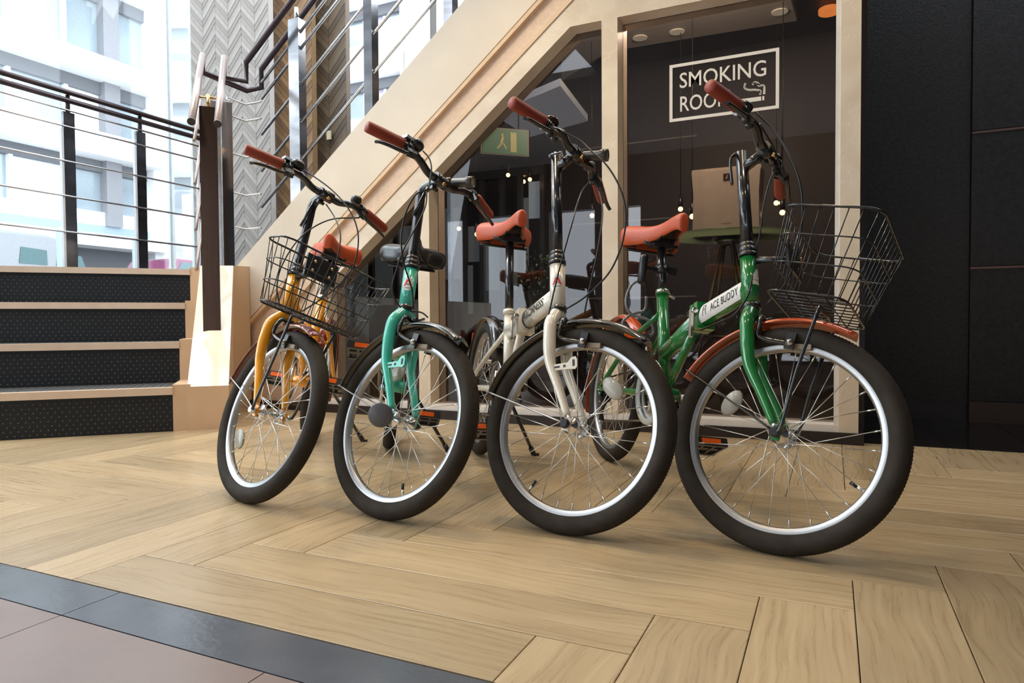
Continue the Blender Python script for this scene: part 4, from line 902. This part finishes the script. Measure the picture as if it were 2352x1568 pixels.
    for s_ in (-1,1): cr.tube([bb_+EY*.052*s_,bb_+EY*.062*s_+dirL*s_*.15],[.011,.008],8)
    crank=cr.build('crankset',BMET if key!='green' else ALU,t)
    MB().lathe([(.055,-.0015),(.088,-.0015),(.090,0),(.088,.0015),(.055,.0015),(.055,-.0015)],bb_-EY*.045,EY,40).tube([bb_-EY*.045+np.array([.057,0,0]),bb_-EY*.045-np.array([.057,0,0])],.006,6).tube([bb_-EY*.045+np.array([0,0,.057]),bb_-EY*.045-np.array([0,0,.057])],.006,6).build('chainring',CHROME,crank)
    if key=='green': tag(MB().lathe([(.080,-.004),(.098,-.004),(.100,0),(.098,.004),(.080,.004),(.080,-.004)],bb_-EY*.052,EY,40).build('chain_guard',mat('clear_plastic',(.75,.8,.8),.15,coat=1),crank),'clear ring shaped chain guard')
    for s_ in (-1,1): pedal(crank,bb_+EY*.062*s_+dirL*s_*.15,s_)
    # cassette, chain, derailleur
    m=MB()
    for k in range(6):
        r=.048-.005*k;m.lathe([(1e-3,0),(r,0),(r,.0018),(1e-3,.0018)],(0,-.030-.004*k,RW),(0,1,0),22,False)
    m.build('cassette',mat('dark_steel',(.12,.10,.08),.35,metal=.9),t)
    m=MB();q=bb_-EY*.045;m.tube([q+np.array([0,0,.087]),np.array([0,-.04,RW+.04])],.0035,6,sx=1.2);m.tube([q-np.array([0,0,.087]),np.array([.01,-.04,RW-.115]),np.array([-.02,-.04,RW-.09]),np.array([.03,-.04,RW-.04])],.0035,6);m.build('chain',mat('chain_brown',(.16,.12,.09),.4,metal=.8),t)
    m=MB();m.obox((.015,-.05,RW-.055),(.010,0,-.012),(0,.006,0),(.012,0,.045));m.tube([(.0,-.062,RW-.01),(.02,-.055,RW-.04)],.009,8)
    for z in (-.05,-.105):m.disc((.005,-.044,RW+z),(0,1,0),.015,.004,12)
    m.build('derailleur',BMET,t)
    # kickstand
    foot=toB(on(*{'yellow':(833,1011),'teal':(1030,1036),'white':(1226,1043),'green':(1520,1060)}[key],2,.006))
    k0=np.array([.12,.055,.262]);dk=(foot-k0)/np.linalg.norm(foot-k0)
    ks=MB().tube([k0,foot],[.0075,.0065],8).build('kickstand',BMET,t);MB().tube([foot-dk*.03,foot],.010,8).tube([foot,foot+np.array([.0,.02,.0])],.006,6).build('kickstand_foot',BLK,ks)
    MB().box(k0-np.array([.025,.02,.012]),k0+np.array([.025,.01,.012])).build('kickstand_mount',CHROME,ks)
    # teal: grey disc reflector on the fork end
    if key=='teal':
        c=toF(at(874,953,dep(toW(np.array([0,-.06,0])))-.02));ax=toF(toW(c)+np.array([-.15,.35,-.0]))-c
        hr_=MB().lathe([(1e-4,-.003),(.030,-.003),(.032,0),(.030,.006),(1e-4,.008)],c,ax,28).build('side_reflector',mat('reflector_grey',(.10,.10,.11),.45),t,FM);tag(hr_,'round dark grey disc at the fork end')
        tag(MB().tube([c,np.array([0,-.055,0])],.004,6).build('reflector_arm',BLK,t,FM))
    # green: cable lock on the seat post
    if key=='green':
        lc=sct+sd*.085;m=MB();m.tube([lc-sd*.016,lc+sd*.016],.0195,16);m.obox(lc+np.array([.005,.03,0]),(.008,0,0),(0,.016,0),(0,0,.012));m.obox(lc-EY*.035,(.006,0,0),(0,.02,0),(0,0,.006));lk=m.build('lock_mount',BLK,t)
        c=lc-EY*.065;m=MB();m.lathe([(1e-4,.042),(.012,.040),(.0135,.03),(.0135,-.045),(.010,-.052),(1e-4,-.055)],c,(0,0,1),16);m.build('cable_lock',BLK,t)
        pts=[(1477,640),(1450,655),(1438,690),(1448,720),(1490,735),(1500,765),(1470,770),(1430,745),(1450,722),(1480,712),(1485,680)]
        z_=dep((np.array(M)@np.append(c,1))[:3]);q=[toB(at(u,v,z_+.01*math.sin(i))) for i,(u,v) in enumerate(pts)];tag(MB().tube(spline(q,6),.0048,8).build('lock_cable',mat('grey_cable',(.18,.18,.19),.2,coat=1),t),'grey coiled lock cable')
    # basket
    if key in('green','yellow'):
        if key=='green':xb,lt,wt,zt,hh_,tp,ptc=-.088,.205,.149,.488,.188,.034,.0
        else:xb,lt,wt,zt,hh_,tp,ptc=-.065,.115,.195,.463,.175,.034,-.16
        cs,sn=math.cos(ptc),math.sin(ptc)
        lt0,xb0=lt,xb
        def BX(x,y,z):return np.array([xb+cs*x+sn*z,y,zt-sn*x+cs*z])
        def ring(z,ins):
            k_=z/-hh_;i_=tp*k_;rad=.035;P=[]
            x0_,x1_,y0_,y1_=0,lt-i_,-(wt-i_),(wt-i_)
            for (cx_,cy_,a0) in ((x1_-rad,y0_+rad,-90),(x1_-rad,y1_-rad,0),(x0_+rad,y1_-rad,90),(x0_+rad,y0_+rad,180)):
                for k in range(6):
                    a=R_(a0+18*k);P.append(BX(cx_+rad*math.cos(a),cy_+rad*math.sin(a),z))
            return P
        base=MB().tube(ring(0,0),.0030,8,closed=True).build('basket',mat('basket_wire',(.02,.02,.023),.22,metal=.5,coat=.6),t,FM);tag(base,'black wire mesh front basket')
        WM=MATS['basket_wire']
        for z in (-.33,-.66,-1.0): MB().tube(ring(z*hh_,0),.0018 if z>-.9 else .0026,6,closed=True).build('basket_hoop',WM,base)
        tr_,br_=ring(0,0),ring(-hh_,0)
        def per(P,s):
            n=len(P);ls=[np.linalg.norm(P[(i+1)%n]-P[i]) for i in range(n)];tt=s*sum(ls)
            for i in range(n):
                if tt<=ls[i]:return P[i]+(P[(i+1)%n]-P[i])*tt/ls[i]
                tt-=ls[i]
            return P[0]
        NV=32
        for k in range(NV):MB().tube([per(tr_,k/NV),per(br_,k/NV)],.0013,5).build('wire',WM,base)
        ib=tp
        for k in range(9):
            y=-(wt-ib)+ (2*(wt-ib))*(k+1)/10;MB().tube([BX(.0,y,-hh_),BX(lt-ib,y,-hh_)],.0014,5).build('wire',WM,base)
        for k in range(3):
            x=(lt-ib)*(k+1)/4;MB().tube([BX(x,-(wt-ib),-hh_),BX(x,wt-ib,-hh_)],.0016,5).build('wire',WM,base)
        # support struts from the axle and mounting plate
        m=MB()
        for s_ in (-1,1):
            m.tube(spline([np.array([.0,.058*s_,-.004]),np.array([.012,.066*s_,.02]),BX(lt*.55,.075*s_,-hh_-.02)*.5+np.array([0,.03*s_,0]),BX(lt*.55,.075*s_,-hh_-.012)],4),.0042,8)
        m.tube([BX(lt*.55,-.075,-hh_-.012),BX(lt*.55,.075,-hh_-.012)],.0042,8);m.build('basket_stay',BMET,t,FM)
        m=MB();cc=BX(0,0,-hh_*.35);hp=A(top-.01);mz=-hh_*.40 if key=='green' else -hh_*.10;m.obox(BX(.004,0,mz),Nx*.003,EY*.055,Sx*.035);m.tube([hp,BX(0,0,mz)],.010,8);pl_=m.build('basket_mount',BLK,t,FM)
        for yy in (-.03,.03):
            for z in (-.012,.016):MB().lathe([(1e-4,0),(.005,0),(.005,.003),(1e-4,.004)],BX(.008,yy,mz+z),Nx,10).build('mount_bolt',MATS['brass_bolt'],pl_)
    # cables
    CB={'yellow':[[(698,391),(728,410),(761,435),(790,465),(811,498),(822,534),(822,569),(816,597),(807,620),(775,657),(739,686),(693,715)],[(749,469),(770,502),(782,540),(776,588),(768,620),(755,663),(725,697)],[(826,500),(770,502),(732,515),(698,538),(675,563),(656,593),(641,627),(636,663),(643,705)]],
     'teal':[[(972,347),(985,362),(991,385),(987,418),(981,435),(955,447),(932,489),(922,540),(924,587),(932,620),(946,664),(950,708)],[(980,431),(978,470),(962,508),(942,545),(926,575),(912,615),(901,656),(908,689),(920,706)],[(946,713),(969,718),(983,729)]],
     'white':[[(1287,300),(1331,322),(1356,345),(1387,372),(1412,407),(1429,445),(1437,485),(1435,530),(1422,580),(1396,630),(1346,680),(1301,709)],[(1352,420),(1337,439),(1324,474),(1316,505),(1292,591),(1275,658),(1259,728)],[(1373,430),(1384,484),(1373,573),(1350,680),(1342,722)],[(1287,303),(1308,334),(1322,351)]],
     'green':[[(1736,257),(1779,302),(1810,351),(1834,407),(1843,467),(1838,540),(1810,640),(1760,700)],[(1745,284),(1779,344),(1792,384)],[(1792,389),(1774,402),(1756,462),(1745,540),(1735,592),(1727,641),(1716,682),(1686,723),(1645,743),(1608,758)]]}[key]
    zn=dep(toW(gc-EY*(gw-.15)));zc=dep(toW(cl));zh=dep(toW(A(dcb)));zfar=dep(toW(gc+EY*(gw-.15)))
    for i,pa in enumerate(CB):
        z0_=zn if pa[0]==pa[0] and i in(0,) or (key=='white' and i==3) or (key=='green' and i==1) else (zfar if i==2 or (key=='white') else zc);z1_=zh-.04
        if key=='teal' and i==2: z0_=zh-.03
        if (key=='white' and i==3) or (key=='green' and i==1): z1_=zc
        n=len(pa);q=[]
        for k,(u,v) in enumerate(pa):
            f=k/(n-1);zz=z0_+(z1_-z0_)*f-(.07*math.sin(math.pi*f) if n>4 else 0)
            q.append(toF(at(u,v,zz)))
        MB().tube(spline(q,6),.0023,6).build('brake_cable',CABL,t,FM)
    return t
LS=-1
build_bike('green','green folding bicycle with orange fenders and black wire basket, farthest right')
build_bike('white','cream white folding bicycle with black fenders and a small torch headlight')
build_bike('teal','turquoise teal folding bicycle with a black saddle')
build_bike('yellow','yellow orange folding bicycle with black wire basket nearest the stairs')
